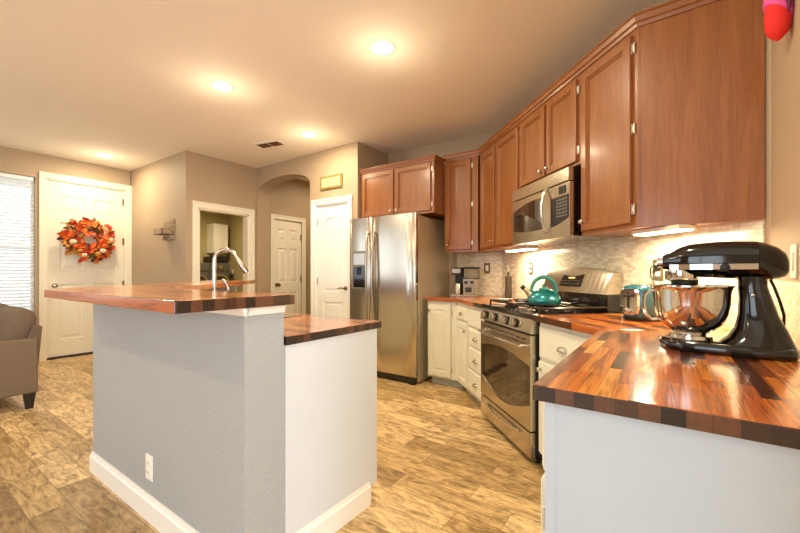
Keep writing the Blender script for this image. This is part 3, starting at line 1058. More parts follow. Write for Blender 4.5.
# faucet
fa = thing('kitchen_faucet', 'tall chrome gooseneck faucet rising behind the raised bar', 'faucet', (-2.185, 1.20, Z1))
b = MB(); b.lathe([(.030, 0), (.030, .008), (.020, .014), (.018, .06), (.014, .07)]); b.build('base', M['nickel'], fa, smooth=True)
# plane of the neck: faces camera, opening to the right
cd = Vector((.75, .66, 0)).normalized()
path = [(0, 0, .06), (0, 0, .30)]
Rg = .064
for i in range(1, 13):
    a = PI - R(155) * i / 12
    path.append(tuple(cd * (Rg + Rg * math.cos(a)) + Vector((0, 0, .325 + Rg * math.sin(a)))))
e = Vector(path[-1]); dvec = (Vector(path[-1]) - Vector(path[-2])).normalized()
e = e + dvec * .02; path.append(tuple(e)); e = e - dvec * .02
b = MB(); b.tube(path, .0115, 14); b.build('neck', M['nickel'], fa, smooth=True)
b = MB(); p0 = e + dvec * .02
b.tube([p0, p0 + dvec * .02, p0 + dvec * .08, p0 + dvec * .095], [.013, .015, .018, .015], 14); b.build('spray_head', M['nickel'], fa, smooth=True)
b = MB(); b.tube([(0, 0, .07), tuple(cd * .04 + Vector((0, 0, .085))), tuple(cd * .062 + Vector((0, 0, .105))), tuple(cd * .074 + Vector((0, 0, .130))), tuple(cd * .077 + Vector((0, 0, .155))), tuple(cd * .072 + Vector((0, 0, .18))), tuple(cd * .058 + Vector((0, 0, .203))), tuple(cd * .045 + Vector((0, 0, .215)))], [.012, .010, .010, .009, .009, .009, .008, .007], 12)
b.build('lever', M['nickel'], fa, smooth=True)
# sink (undermount basin rim on the low worktop)
sk = thing('kitchen_sink', 'steel sink set in the low island worktop below the faucet', 'sink', (-2.1, 1.3, Z1))
b = MB(); b.box(-.34, -.02, .0005, .34, .20, .004, .002); b.build('rim', M['steel'], sk)
b = MB(); b.box(-.31, 0, .0042, .31, .18, .0046); b.build('basin', M['plastic_grey'], sk)

# ------------------------------------------------------------------ range
rg = thing('gas_range', 'stainless steel gas range with black cooktop and arched oven window', 'stove', (*DW(1.201, 0), 0), DR); rg.scale = (1.04, 1, 1)
W2 = .38
vF = -.655
b = MB(); b.box(-W2, -.62, .03, W2, -.03, .895); b.build('body', M['black'], rg)
for sx in (-.33, .33):
    for sy in (-.58, -.10):
        b = MB(); b.lathe([(.02, 0), (.02, .03)], (sx, sy, 0)); b.build('foot', M['plastic_black'], rg)


def curve_front(b, prof_yz, x0, x1): b.prism_yz(prof_yz, x0, x1)


# storage drawer
b = MB(); b.box(-W2 + .004, vF, .045, W2 - .004, -.60, .20, .006); dwr = b.build('drawer', M['steel'], rg)
b = MB(); pts = [(-.26 + .52 * i / 12, vF - .003 - .022 * math.sin(PI * i / 12), .165 - .018 * math.sin(PI * i / 12)) for i in range(13)]
b.tube(pts, .009, 10); b.build('handle', M['chrome'], dwr, smooth=True)
# oven door
D0, D1 = .21, .785
b = MB()
n = 24
topz = lambda x: .60 + .045 * math.cos(x / .374 * PI / 2)
botz = lambda x: .365 - .095 * math.cos(x / .374 * PI / 2)
xa = .374
xs = [-xa + 2 * xa * i / n for i in range(n + 1)]
for p, q in zip(xs, xs[1:]):
    b.prism_xz([(p, D0), (q, D0), (q, botz(q)), (p, botz(p))], vF, -.60)
    b.prism_xz([(p, topz(p)), (q, topz(q)), (q, D1), (p, D1)], vF, -.60)
b.box(-W2 + .002, vF + .002, D0, -xa, -.60, D1); b.box(xa, vF + .002, D0, W2 - .002, -.60, D1)
od = b.build('oven_door', M['steel'], rg)
b = MB()
for p, q in zip(xs, xs[1:]):
    b.prism_xz([(p, botz(p) - .0), (q, botz(q)), (q, topz(q)), (p, topz(p))], vF + .006, vF + .02)
b.build('window', M['glass_dark'], od)
for q0, q1 in ((-xa, -xa + .05), (xa - .05, xa)):
    MB().box(q0, vF + .003, .36, q1, vF + .01, .60).build('window_border', M['black'], od)
b = MB(); pts = [(-.31 + .62 * i / 12, vF - .038 - .008 * math.sin(PI * i / 12), .715) for i in range(13)]
b.tube([(-.31, vF + .002, .715)] + pts + [(.31, vF + .002, .715)], .011, 10); b.build('handle', M['chrome'], od, smooth=True)
b = MB()
for i in range(9):
    x = -.30 + i * .075
    b.box(x - .024, vF - .0015, .752, x + .024, vF + .004, .762)
b.build('vent_slot', M['slot'], od, label='row of dark vent slots')
# control panel
b = MB(); b.prism_yz([(vF + .004, .798), (vF - .004, .802), (vF + .018, .884), (-.60, .884), (-.60, .798)], -W2, W2)
cp = b.build('control_panel', M['steel'], rg)
for x in (-.285, -.125, .06, .185):
    b = MB(); b.lathe([(.030, 0), (.030, -.010), (.026, -.012)], (0, 0, 0), 'Y', 24)
    kb = b.build('knob', M['plastic_black'], cp, (x, vF + .004, .842), smooth=True); kb.rotation_euler = (R(-14), 0, 0)
    b = MB(); b.lathe([(.028, -.008), (.028, -.022), (.024, -.032), (0, -.033)], (0, 0, 0), 'Y', 24)
    b.box(-.005, -.040, -.02, .005, -.028, .02, .002)
    k_ = b.build('knob_cap', M['nickel'], kb, smooth=True)
# cooktop
b = MB(); b.box(-W2, -.645, .888, W2, -.06, .912, .006); b.box(-W2 + .0, -.648, .89, W2, -.60, .920, .006)
b.build('cooktop', M['black'], rg)
for sx in (-.20, .20):
    for sy in (-.48, -.22):
        b = MB(); b.lathe([(.05, .912), (.05, .920), (.034, .924), (.034, .934), (.0, .936)], (sx, sy, 0)); b.build('burner', M['iron'], rg, smooth=True)
for sx in (-.19, .19):
    b = MB(); z = .950
    x0, x1, y0, y1 = sx - .175, sx + .175, -.59, -.10
    rr = .03
    loop = []
    for cx, cy, a0_ in ((x1 - rr, y1 - rr, 0), (x0 + rr, y1 - rr, 90), (x0 + rr, y0 + rr, 180), (x1 - rr, y0 + rr, 270)):
        for a in (0, 45, 90): loop.append((cx + rr * math.cos(R(a0_ + a)), cy + rr * math.sin(R(a0_ + a)), z))
    b.tube(loop, .0078, 8, closed=True)
    b.tube([(x0, (y0 + y1) / 2, z), (x1, (y0 + y1) / 2, z)], .0078, 8)
    for cy in (-.47, -.22):
        for dx, dy in ((1, 0), (-1, 0), (0, 1), (0, -1)):
            s0 = (sx + dx * .04, cy + dy * .04, z + .004); s1 = (sx + dx * .172, cy + dy * .118, z)
            b.tube([s0, s1], .0078, 8)
    for px in (x0 + .01, x1 - .01):
        for py in (y0 + .01, y1 - .01, (y0 + y1) / 2):
            b.tube([(px, py, .912), (px, py, z)], .0078, 8)
    b.build('grate', M['iron'], rg, smooth=True)
# backguard
b = MB(); pts = []
tz = lambda x: 1.165 + .045 * math.cos(x / W2 * PI / 2)
for i in range(17):
    x = -.35 + .72 * i / 16
    pts.append((x, tz(x)))
for p, q in zip(pts, pts[1:]):
    # leaning front face
    f0 = -.135; f1 = -.085
    vs = [(p[0], f0, 1.03), (q[0], f0, 1.03), (q[0], f1, q[1]), (p[0], f1, p[1]), (p[0], -.03, 1.03), (q[0], -.03, 1.03), (q[0], -.03, q[1]), (p[0], -.03, p[1])]
    v = [b.bm.verts.new(c) for c in vs]
    for f in ((0, 1, 2, 3), (3, 2, 6, 7), (0, 4, 5, 1), (4, 7, 6, 5)): b.bm.faces.new([v[k] for k in f])
bmesh.ops.remove_doubles(b.bm, verts=b.bm.verts, dist=.0005)
bmesh.ops.holes_fill(b.bm, edges=[e_ for e_ in b.bm.edges if e_.is_boundary], sides=0)
bgd = b.build('backguard', M['steel'], rg)
MB().box(-.35, -.125, .905, .37, -.03, 1.032).build('backguard_base', M['black'], rg)
b = MB()
v = [b.bm.verts.new(c) for c in ((-.13, -.1245, 1.072), (.105, -.1245, 1.072), (.125, -.0945, 1.158), (-.11, -.0945, 1.158))]
b.bm.faces.new(v); r = bmesh.ops.extrude_face_region(b.bm, geom=list(b.bm.faces))
for q in r['geom']:
    if isinstance(q, bmesh.types.BMVert): q.co.y += .02
for q in v: q.co.y -= .004
b.build('display_panel', M['black'], bgd)
MB().box(-.03, -.1165, 1.128, .03, -.105, 1.138).build('clock_display', M['display'], bgd)
for i in range(6):
    for z_ in (1.088, 1.108):
        MB().box(-.10 + i * .034, -.124 + (z_ - 1.088) * .3, z_, -.082 + i * .034, -.11, z_ + .006).build('button', M['plastic_grey'], bgd)

# ------------------------------------------------------------------ microwave
mw = thing('microwave', 'stainless over-the-range microwave with curved handle and dark window', 'microwave', (*DW(1.188, 0), 1.395), DR)
MH = .43; mf = -.392
b = MB(); b.box(-.375, mf + .03, 0, .375, -.002, MH, .003); b.build('body', M['black'], mw)
b = MB(); b.box(-.38, mf - .005, MH - .085, .375, mf + .03, MH, .004); b.build('vent_grille', M['steel'], mw)
# door with arched window
b = MB(); xd0, xd1 = -.38, .17
xw0, xw1 = -.365, .075
tzm = lambda x: .255 + .045 * math.sin(PI * (x - xw0) / (xw1 - xw0 + .2))
bzm = lambda x: .105 - .03 * math.sin(PI * (x - xw0) / (xw1 - xw0 + .2))
n = 16; xs = [xw0 + (xw1 - xw0) * i / n for i in range(n + 1)]
for p, q in zip(xs, xs[1:]):
    b.prism_xz([(p, 0), (q, 0), (q, bzm(q)), (p, bzm(p))], mf, mf + .03)
    b.prism_xz([(p, tzm(p)), (q, tzm(q)), (q, MH - .09), (p, MH - .09)], mf, mf + .03)
b.box(xw1, mf, 0, xd1, mf + .03, MH - .09); b.box(xd0, mf, 0, xw0, mf + .03, MH - .09)
md_ = b.build('door', M['steel'], mw)
b = MB()
for p, q in zip(xs, xs[1:]):
    b.prism_xz([(p, bzm(p)), (q, bzm(q)), (q, tzm(q)), (p, tzm(p))], mf + .004, mf + .02)
b.build('window', M['glass_dark'], md_)
b = MB(); pts = [(.125 + .012 * math.sin(PI * i / 12), mf - .012 - .035 * math.sin(PI * i / 12), .05 + .29 * i / 12) for i in range(13)]
b.tube([(.125, mf + .003, .045)] + pts + [(.125, mf + .003, .345)], .010, 10); b.build('handle', M['chrome'], md_, smooth=True)
# controls
b = MB(); b.box(.174, mf, 0, .375, mf + .03, MH - .09, .002); cpn = b.build('control_panel', M['steel'], mw)
b = MB(); n = 10; x_ = [.18 + .19 * i / n for i in range(n + 1)]
zl = lambda x: .075 + .045 * ((x - .18) / .19) ** 1.5
for p, q in zip(x_, x_[1:]):
    b.prism_xz([(p, zl(p)), (q, zl(q)), (q, .262), (p, .262)], mf - .003, mf + .001)
kp = b.build('keypad', M['plastic_black'], cpn)
MB().box(.265, mf - .003, .275, .34, mf + .001, .325, .001).build('display', M['plastic_black'], cpn)
for r_ in range(6):
    for c_ in range(4):
        xx = .245 + c_ * .03; zz = .235 - r_ * .021
        MB().box(xx, mf - .005, zz, xx + .02, mf - .0028, zz + .011, .001).build('button', M['plastic_grey'], kp)

# ------------------------------------------------------------------ refrigerator
fr = thing('refrigerator', 'stainless side-by-side refrigerator with water dispenser in its left door', 'refrigerator', (-2.59, 3.29, 0))
fx0, fx1 = -.46, .46
b = MB(); b.box(fx0 + .004, .065, .02, fx1 - .004, .745, 1.775, .004); b.build('body', M['steelside'], fr)
split = -.115
zb, zt = .085, 1.795


def fdoor(x0, x1):
    b = MB(); prof = []
    n = 10
    pts = [(x0, .06), (x0, .012)]
    for i in range(n + 1):
        t_ = i / n; x = x0 + .008 + (x1 - x0 - .016) * t_
        pts.append((x, .006 - .006 * math.sin(PI * t_)))
    pts += [(x1, .012), (x1, .06)]
    b.prism(pts, zb, zt, bev=.003)
    return b


dl = fdoor(fx0, split - .004).build('door', M['steel'], fr, smooth=True, label='narrow left freezer door with dispenser')
dright = fdoor(split + .004, fx1).build('door', M['steel'], fr, smooth=True)
for d_, x in ((dl, split - .038), (dright, split + .038)):
    b = MB(); s = -1 if d_ is dl else 1
    pts = [(x + s * .0, .0, .62)] + [(x + s * .012 * (1 - math.sin(PI * i / 14)), -.028 - .03 * math.sin(PI * i / 14), .64 + .96 * i / 14) for i in range(15)] + [(x, 0, 1.62)]
    b.tube(pts, .0135, 12); b.build('handle', M['nickel'], d_, smooth=True)
# dispenser
dx0, dx1 = -.405, -.195
b = MB(); b.box(dx0, -.006, .985, dx1, .01, 1.42, .006); dp = b.build('dispenser', M['plastic_grey'], dl)
b = MB(); b.box(dx0 + .02, -.009, 1.005, dx1 - .02, -.004, 1.24, .004); b.build('dispenser_recess', M['black'], dp)
b = MB(); b.box(dx0 + .02, -.009, 1.26, dx1 - .02, -.004, 1.395, .003); b.build('dispenser_panel', M['nickel'], dp)
b = MB(); b.box(-.33, -.016, 1.15, -.27, -.006, 1.235, .004); b.build('dispenser_spout', M['plastic_black'], dp)
b = MB(); b.box(fx0 + .02, .03, .015, fx1 - .02, .08, .078, .004); b.build('toe_grille', M['black'], fr)
for x in (fx0 + .05, fx1 - .06):
    MB().box(x - .03, .015, .0, x + .03, .07, .03, .003).build('foot', M['plastic_black'], fr)
for x in (fx0 + .05, fx1 - .05):
    MB().box(x - .04, .02, 1.776, x + .04, .11, 1.80, .004).build('hinge_cover', M['plastic_grey'], fr)
# small mark near top right of the door
MB().box(.37, -.0015, 1.70, .40, .004, 1.71).build('nameplate', M['nickel'], dright)

# ------------------------------------------------------------------ kettle on range front right burner
kw_ = DW(1.185 - .215, .47)
kt = thing('kettle', 'shiny teal whistling kettle with arched handle on the range', 'kettle', (kw_[0], kw_[1], .9665), 0)
b = MB(); b.lathe([(.088, 0), (.102, .006), (.107, .02), (.107, .032), (.098, .055), (.080, .076), (.056, .090), (.034, .096), (0, .097)], n=40)
b.build('body', M['teal'], kt, smooth=True)
b = MB(); b.lathe([(.036, .0945), (.034, .102), (.02, .106), (.006, .108), (.006, .112), (.013, .115), (.014, .121), (.008, .126), (0, .127)]); b.build('lid', M['teal_dark'], kt, smooth=True)
lf = Vector((-.82, -.57, 0))  # image left
b = MB()
pts = []
for i in range(19):
    a = PI * i / 18
    pts.append(tuple(lf * (.082 * math.cos(a)) + Vector((0, 0, .062 + .112 * math.sin(a) ** .8))))
b.tube(pts, [.010 + .004 * math.sin(PI * i / 18) for i in range(19)], 12); b.build('handle', M['teal_dark'], kt, smooth=True)
b = MB(); b.tube([lf * .085 + Vector((0, 0, .055)), lf * .115 + Vector((0, 0, .085)), lf * .135 + Vector((0, 0, .105))], [.022, .015, .013], 14); b.build('spout', M['nickel'], kt, smooth=True)
b = MB(); b.tube([lf * .130 + Vector((0, 0, .100)), lf * .143 + Vector((0, 0, .114))], [.016, .015], 14); b.build('whistle', M['plastic_black'], kt, smooth=True)
b = MB(); b.lathe([(.090, -.004), (.106, -.002), (.1055, .006), (.09, .007)]); b.build('base', M['plastic_black'], kt, smooth=True)

# ------------------------------------------------------------------ toaster
tp = DW(.40 + .12, .30)
to = thing('toaster', 'blue-teal two slot toaster with chrome lever face', 'toaster', (-.085, 2.430, Z1), R(-44))
b = MB()
lx_, wx = .118, .082     # half length (local y), half width (local x)
secs = []
for z, k in ((.016, .93), (.03, .99), (.09, 1.0), (.15, .985), (.172, .95), (.183, .86), (.186, .70)):
    secs.append(((0, 0, z), (wx * k, 0, 0), (0, lx_ * k, 0), 5))
b.loft(secs, 40); b.build('body', M['teal_toaster'], to, smooth=True)
b = MB(); b.loft([((0, 0, 0), (wx * .93, 0, 0), (0, lx_ * .93, 0), 5), ((0, 0, .018), (wx * .97, 0, 0), (0, lx_ * .97, 0), 5)], 32); b.build('base', M['plastic_black'], to)
b = MB(); b.loft([((0, 0, .1855), (wx * .66, 0, 0), (0, lx_ * .72, 0), 5), ((0, 0, .189), (wx * .62, 0, 0), (0, lx_ * .7, 0), 5)], 32)
tt = b.build('top_plate', M['chrome'], to, smooth=True)
for x in (-.027, .027):
    MB().box(x - .012, -.08, .1885, x + .012, .08, .1896).build('slot', M['slot'], tt)
# face on the -y end
b = MB(); b.loft([((0, -lx_ + .012, .098), (.062, 0, 0), (0, 0, .072), 4), ((0, -lx_ - .007, .098), (.058, 0, 0), (0, 0, .068), 4)], 32); fc = b.build('face_plate', M['chrome'], to, smooth=True)
MB().box(-.007, -lx_ - .009, .06, .007, -lx_ - .0068, .15).build('lever_slot', M['slot'], fc)
MB().box(-.026, -lx_ - .022, .126, .026, -lx_ - .0075, .138, .004).build('lever', M['plastic_black'], fc)
b = MB(); b.lathe([(.017, 0), (.017, -.012), (.012, -.016), (0, -.017)], (0, -lx_ - .0065, .052), 'Y', 20); b.build('dial', M['nickel'], fc, smooth=True)

# ------------------------------------------------------------------ stand mixer
mx_ = thing('stand_mixer', 'glossy black tilt-head stand mixer with a steel bowl', 'mixer', (-.025, 1.60, Z1), R(-2))
BKG = M['blackgloss']
# foot: local x 0 (bowl end) .. .335 (back)
b = MB()
foot = [(0.0, -.0), (.02, -.062), (.07, -.088), (.14, -.095), (.22, -.10), (.30, -.092), (.325, -.075), (.335, -.04)]
pts = foot + [(x, -y) for x, y in foot[::-1]]
pts = [p for i, p in enumerate(pts) if i == 0 or p != pts[i - 1]]
rings = []
cxm = .17
for k, z in ((.97, .0), (1.0, .006), (1.0, .020), (.975, .028), (.93, .033)):
    rings.append([b.bm.verts.new((cxm + (x - cxm) * k, y * k, z)) for x, y in pts])
for a, c in zip(rings, rings[1:]):
    for i in range(len(pts)):
        b.bm.faces.new((a[i], a[(i + 1) % len(pts)], c[(i + 1) % len(pts)], c[i]))
b.bm.faces.new(rings[0][::-1]); b.bm.faces.new(rings[-1])
b.build('foot', BKG, mx_, smooth=True)
# pedestal column
b = MB()
def ps(x0, x1, hw, z, e=2.6): return (((x0 + x1) / 2, 0, z), ((x1 - x0) / 2, 0, 0), (0, hw, 0), e)
b.loft([ps(.120, .334, .090, .020, 3), ps(.150, .333, .084, .032, 3), ps(.178, .326, .072, .052), ps(.196, .316, .060, .08), ps(.204, .298, .050, .12),
        ps(.206, .284, .044, .17), ps(.204, .273, .043, .21), ps(.202, .272, .046, .24)], 32)
b.build('pedestal', BKG, mx_, smooth=True)
b = MB()
b.lathe([(.0055, 0), (.0055, -.006), (.004, -.009), (0, -.010)], (.235, -.044, .185), 'Y', 14); b.build('lock_screw', M['chrome'], mx_, smooth=True)
# head
b = MB()


def hx_(x): return .010 + (x + .012) * .86


def hs(x, zc, hw, hh, e=2.6): return ((hx_(x), 0, zc), (0, hw, 0), (0, 0, hh), e)


b.loft([hs(-.012, .288, .030, .024), hs(0.0, .290, .036, .028), hs(.012, .290, .038, .030, 2.4), hs(.04, .292, .050, .046), hs(.075, .293, .058, .054), hs(.14, .293, .064, .058),
        hs(.20, .292, .065, .059), hs(.262, .290, .066, .058), hs(.264, .290, .066, .058)], 40)
hd = b.build('head', BKG, mx_, smooth=True)
b = MB()
b.loft([hs(.265, .288, .067, .059), hs(.285, .286, .066, .057), hs(.315, .281, .058, .049), hs(.335, .276, .044, .038), hs(.345, .272, .024, .022), hs(.347, .271, .006, .006)], 40)
b.build('rear_cover', BKG, hd, smooth=True)
# chrome trim band on both sides and front underside
b = MB()
for sgn in (-1, 1):
    pts_ = [(hx_(x), w_) for x, w_ in ((.012, .042), (.04, .052), (.075, .0600), (.14, .0658), (.20, .0668), (.262, .0676))]
    for p, q in zip(pts_, pts_[1:]):
        vs = [(p[0], sgn * (p[1] - .004), .262), (q[0], sgn * (q[1] - .004), .262), (q[0], sgn * (q[1] + .0005), .262), (p[0], sgn * (p[1] + .0005), .262),
              (p[0], sgn * (p[1] - .004), .279), (q[0], sgn * (q[1] - .004), .279), (q[0], sgn * (q[1] + .0005), .279), (p[0], sgn * (p[1] + .0005), .279)]
        v = [b.bm.verts.new(c) for c in vs]
        for f in ((0, 1, 2, 3), (4, 5, 6, 7), (0, 1, 5, 4), (3, 2, 6, 7), (0, 3, 7, 4), (1, 2, 6, 5)): b.bm.faces.new([v[k] for k in f])
b.build('trim_band', M['chrome'], hd)
b = MB(); b.lathe([(.034, .224), (.045, .227), (.047, .236), (.047, .26)], (.062, 0, 0), n=32); b.build('beater_housing', M['chrome'], hd, smooth=True)
b = MB(); b.lathe([(.026, .208), (.036, .212), (.038, .222), (.038, .235)], (.070, 0, 0), n=32); b.build('planetary_hub', M['plastic_black'], hd, smooth=True)
b = MB(); b.lathe([(.0, -.026), (.017, -.024), (.017, -.008), (.019, 0), (.019, .01)], (0, 0, 0), 'X', 20)
hb = b.build('attachment_hub', M['chrome'], hd, (.018, 0, .288), smooth=True)
b = MB(); b.lathe([(.008, 0), (.008, -.014), (.012, -.018), (.010, -.024), (0, -.025)], (.17, -.066, .268), 'Y', 16); b.build('speed_lever', M['plastic_black'], hd, smooth=True)
b = MB(); b.tube([(.076, 0, .245), (.076, 0, .10)], .007, 10); b.build('beater_shaft', M['nickel'], hd)
# simple flat beater
b = MB(); b.tube([(.076, 0, .16), (.116, 0, .13), (.111, 0, .095), (.076, 0, .075), (.041, 0, .095), (.036, 0, .13), (.076, 0, .16)], .005, 8); b.tube([(.076, 0, .16), (.076, 0, .075)], .004, 8)
b.build('beater', M['nickel'], hd, smooth=True)
# bowl
b = MB(); b.lathe([(.048, .030), (.050, .045), (.044, .052), (.060, .062), (.084, .085), (.098, .115), (.104, .15), (.106, .19), (.111, .205), (.113, .207), (.113, .211), (.108, .211), (.103, .19), (.100, .15), (.094, .115), (.080, .09), (.05, .066), (0, .062)], (.086, 0, 0), n=48)
bw = b.build('bowl', M['chrome'], mx_, smooth=True)
b = MB(); hp = []
hdir = Vector((-.93, -.36, 0)).normalized(); c_ = Vector((.086, 0, 0))
for k, (rr_, z) in enumerate(((.104, .192), (.122, .192), (.134, .178), (.138, .145), (.131, .112), (.114, .093), (.088, .096))):
    hp.append(tuple(c_ + hdir * rr_ + Vector((0, 0, z))))
prev = None
side = Vector((-hdir.y, hdir.x, 0))
ringsH = []
for i, p in enumerate(hp):
    p = Vector(p)
    a = Vector(hp[max(0, i - 1)]); c2 = Vector(hp[min(len(hp) - 1, i + 1)]); d = (c2 - a).normalized(); nn = side.cross(d).normalized()
    ringsH.append([b.bm.verts.new(p + side * (sx * .011) + nn * (sy * .0025)) for sx, sy in ((-1, -1), (1, -1), (1, 1), (-1, 1))])
for a, c in zip(ringsH, ringsH[1:]):
    for k in range(4): b.bm.faces.new((a[k], a[(k + 1) % 4], c[(k + 1) % 4], c[k]))
b.bm.faces.new(ringsH[0]); b.bm.faces.new(ringsH[-1][::-1])
b.build('bowl_handle', M['chrome'], bw, smooth=True, sub=0)
b = MB(); b.lathe([(.058, .0325), (.060, .036), (.058, .046), (.050, .046)], (.086, 0, 0), n=32); b.build('bowl_clamp', M['chrome'], mx_, smooth=True)
# power cord from back of head
b = MB(); b.tube([(.278, .02, .240), (.292, .03, .205), (.305, .035, .16), (.315, .045, .12), (.318, .08, .06), (.316, .12, .02), (.31, .16, .006), (.29, .22, .006)], .004, 8); b.build('power_cord', M['plastic_black'], mx_, smooth=True)

# plug and cord at the outlet behind the mixer
dwx = DW(.545, .026)
pl = thing('power_plug', 'black plug and cord hanging from the outlet by the toaster', 'plug', (dwx[0], dwx[1], 1.20), DR)
MB().box(-.014, -.014, -.012, .014, .010, .012, .004).build('plug_head', M['plastic_black'], pl)
b = MB(); b.tube([(-.010, -.010, 0), (-.03, -.006, .004), (-.045, -.004, -.01), (-.045, -.002, -.05), (-.02, .004, -.10), (.03, .006, -.16), (.05, .006, -.24), (.06, .004, -.278), (.12, -.01, -.2815)], .0035, 8); b.build('cord', M['plastic_black'], pl, smooth=True)

# ------------------------------------------------------------------ oil bottle
bt = thing('oil_bottle', 'dark olive oil bottle with pour spout against the tile', 'bottle', (-1.315, 3.76, Z1))
b = MB(); b.lathe([(.030, 0), (.034, .004), (.034, .05), (.031, .12), (.034, .20), (.034, .215), (.030, .22), (.012, .222)]); b.build('body', M['bottle'], bt, smooth=True)
b = MB(); b.lathe([(.011, .22), (.011, .250), (.013, .252), (.013, .262), (.006, .265)]); b.build('neck', M['bottle'], bt, smooth=True)
b = MB(); b.tube([(0, 0, .262), (0, 0, .29), (-.006, 0, .325)], [.005, .004, .003], 8); b.build('pour_spout', M['nickel'], bt, smooth=True)

# ------------------------------------------------------------------ coffee maker
cf_ = thing('coffee_maker', 'black and silver dual coffee maker on the worktop by the fridge', 'coffee maker', (-1.80, 3.80, Z1), R(6))
b = MB(); b.box(-.135, -.13, 0, .14, .11, .022, .004); b.build('base', M['nickel'], cf_)
b = MB(); b.box(-.12, -.02, .02, -.005, .10, .31, .006); b.build('brew_tower', M['plastic_black'], cf_)
b = MB(); b.box(-.125, -.115, .235, -.012, .0, .315, .006); hdm = b.build('brew_head', M['plastic_black'], cf_)
MB().box(-.115, -.120, .25, -.022, -.113, .298, .002).build('badge_panel', M['nickel'], hdm)
b = MB(); b.lathe([(.036, .022), (.040, .026), (.040, .125), (.034, .14)], (-.07, -.065, 0)); b.build('travel_mug', M['nickel'], cf_, smooth=True)
b = MB(); b.box(.0, -.10, .02, .125, .10, .19, .006); cs = b.build('brew_body', M['nickel'], cf_)
b = MB(); b.box(.03, -.105, .05, .095, -.099, .10, .002); b.build('vent', M['slot'], cs)
for x in (.035, .10):
    b = MB(); b.lathe([(.016, 0), (.015, -.014), (0, -.015)], (x, -.10, .155), 'Y', 16); b.build('dial', M['plastic_black'], cs, smooth=True)
b = MB(); b.box(.005, -.09, .195, .13, .09, .30, .008); b.build('water_tank', M['clearplastic'], cf_)
b = MB(); b.box(-.002, -.10, .188, .134, .10, .198, .003); b.build('tank_seat', M['plastic_black'], cf_)
b = MB(); b.box(-.002, -.10, .298, .136, .10, .318, .008); b.build('tank_lid', M['plastic_black'], cf_)

# ------------------------------------------------------------------ wreath on front door
wrt = thing('door_wreath', 'round autumn wreath of orange leaves and pumpkins on the front door', 'wreath', (-6.765, 1.87, 1.64), R(90))
rnd = random.Random(3)


def leaf(b, c, nrm_tilt, size, ang):
    # pointed leaf with a fold, oriented randomly but facing the room (-y)
    pts = [(0, 0, 0), (.35, .28, .04), (.75, .22, .02), (1.0, 0, -.03), (.75, -.22, .02), (.35, -.28, .04)]
    mat_ = Matrix.Rotation(ang, 3, 'Y') @ Matrix.Rotation(nrm_tilt[0], 3, 'X') @ Matrix.Rotation(nrm_tilt[1], 3, 'Z')
    vs = [b.bm.verts.new(Vector(c) + mat_ @ Vector((p[0] * size, -p[2] * size * 2, p[1] * size))) for p in pts]
    b.bm.faces.new((vs[0], vs[1], vs[2], vs[3])); b.bm.faces.new((vs[0], vs[3], vs[4], vs[5]))


b = MB(); loop = [(.19 * math.cos(2 * PI * i / 30), -.03, .19 * math.sin(2 * PI * i / 30)) for i in range(30)]
b.tube(loop, .028, 8, closed=True); b.build('grapevine_ring', M['leaf_brown'], wrt, smooth=True)
for mt, cnt, lo, hi in (('leaf_orange', 230, .115, .26), ('leaf_red', 90, .12, .27), ('leaf_gold', 70, .14, .28), ('leaf_brown', 90, .12, .27), ('leaf_green', 50, .13, .27)):
    b = MB()
    for i in range(cnt):
        a = rnd.uniform(0, 2 * PI)
        if mt == 'leaf_orange' and rnd.random() < .45: a = rnd.uniform(.2, PI - .1)
        rr_ = rnd.uniform(lo, hi)
        leaf(b, (rr_ * math.cos(a), rnd.uniform(-.085, -.04), rr_ * math.sin(a)), (rnd.uniform(-.6, .6), rnd.uniform(-.6, .6)), rnd.uniform(.06, .115), rnd.uniform(0, 2 * PI))
    o = b.build('leaves', M[mt], wrt); o['kind'] = 'stuff'; o['label'] = mt.split('_')[1] + ' silk leaves'
for i in range(9):
    a = PI + .2 + (PI - .3) * i / 8; rr_ = .20 + rnd.uniform(-.03, .03)
    r0 = rnd.uniform(.026, .042)
    b = MB(); nseg = 20
    b.lathe([(0.0, -r0 * .8), (r0 * .6, -r0 * .75), (r0, -r0 * .3), (r0, r0 * .3), (r0 * .6, r0 * .7), (0, r0 * .6)], n=nseg)
    for v in b.bm.verts:
        an = math.atan2(v.co.y, v.co.x); k = 1 - .12 * abs(math.cos(an * 4)); v.co.x *= k; v.co.y *= k
    b.build('pumpkin', M[('cream', 'pumpkin', 'leaf_gold')[i % 3]], wrt, (rr_ * math.cos(a), -.10, rr_ * math.sin(a)), smooth=True)
for i in range(10):
    a = rnd.uniform(0, 2 * PI); rr_ = rnd.uniform(.15, .26); b = MB()
    for k in range(9):
        leaf(b, (rr_ * math.cos(a), -.095, rr_ * math.sin(a)), (.5, .3), .04, 2 * PI * k / 9)
    b.build('flower', M[('cream', 'leaf_gold', 'leaf_red')[i % 3]], wrt)

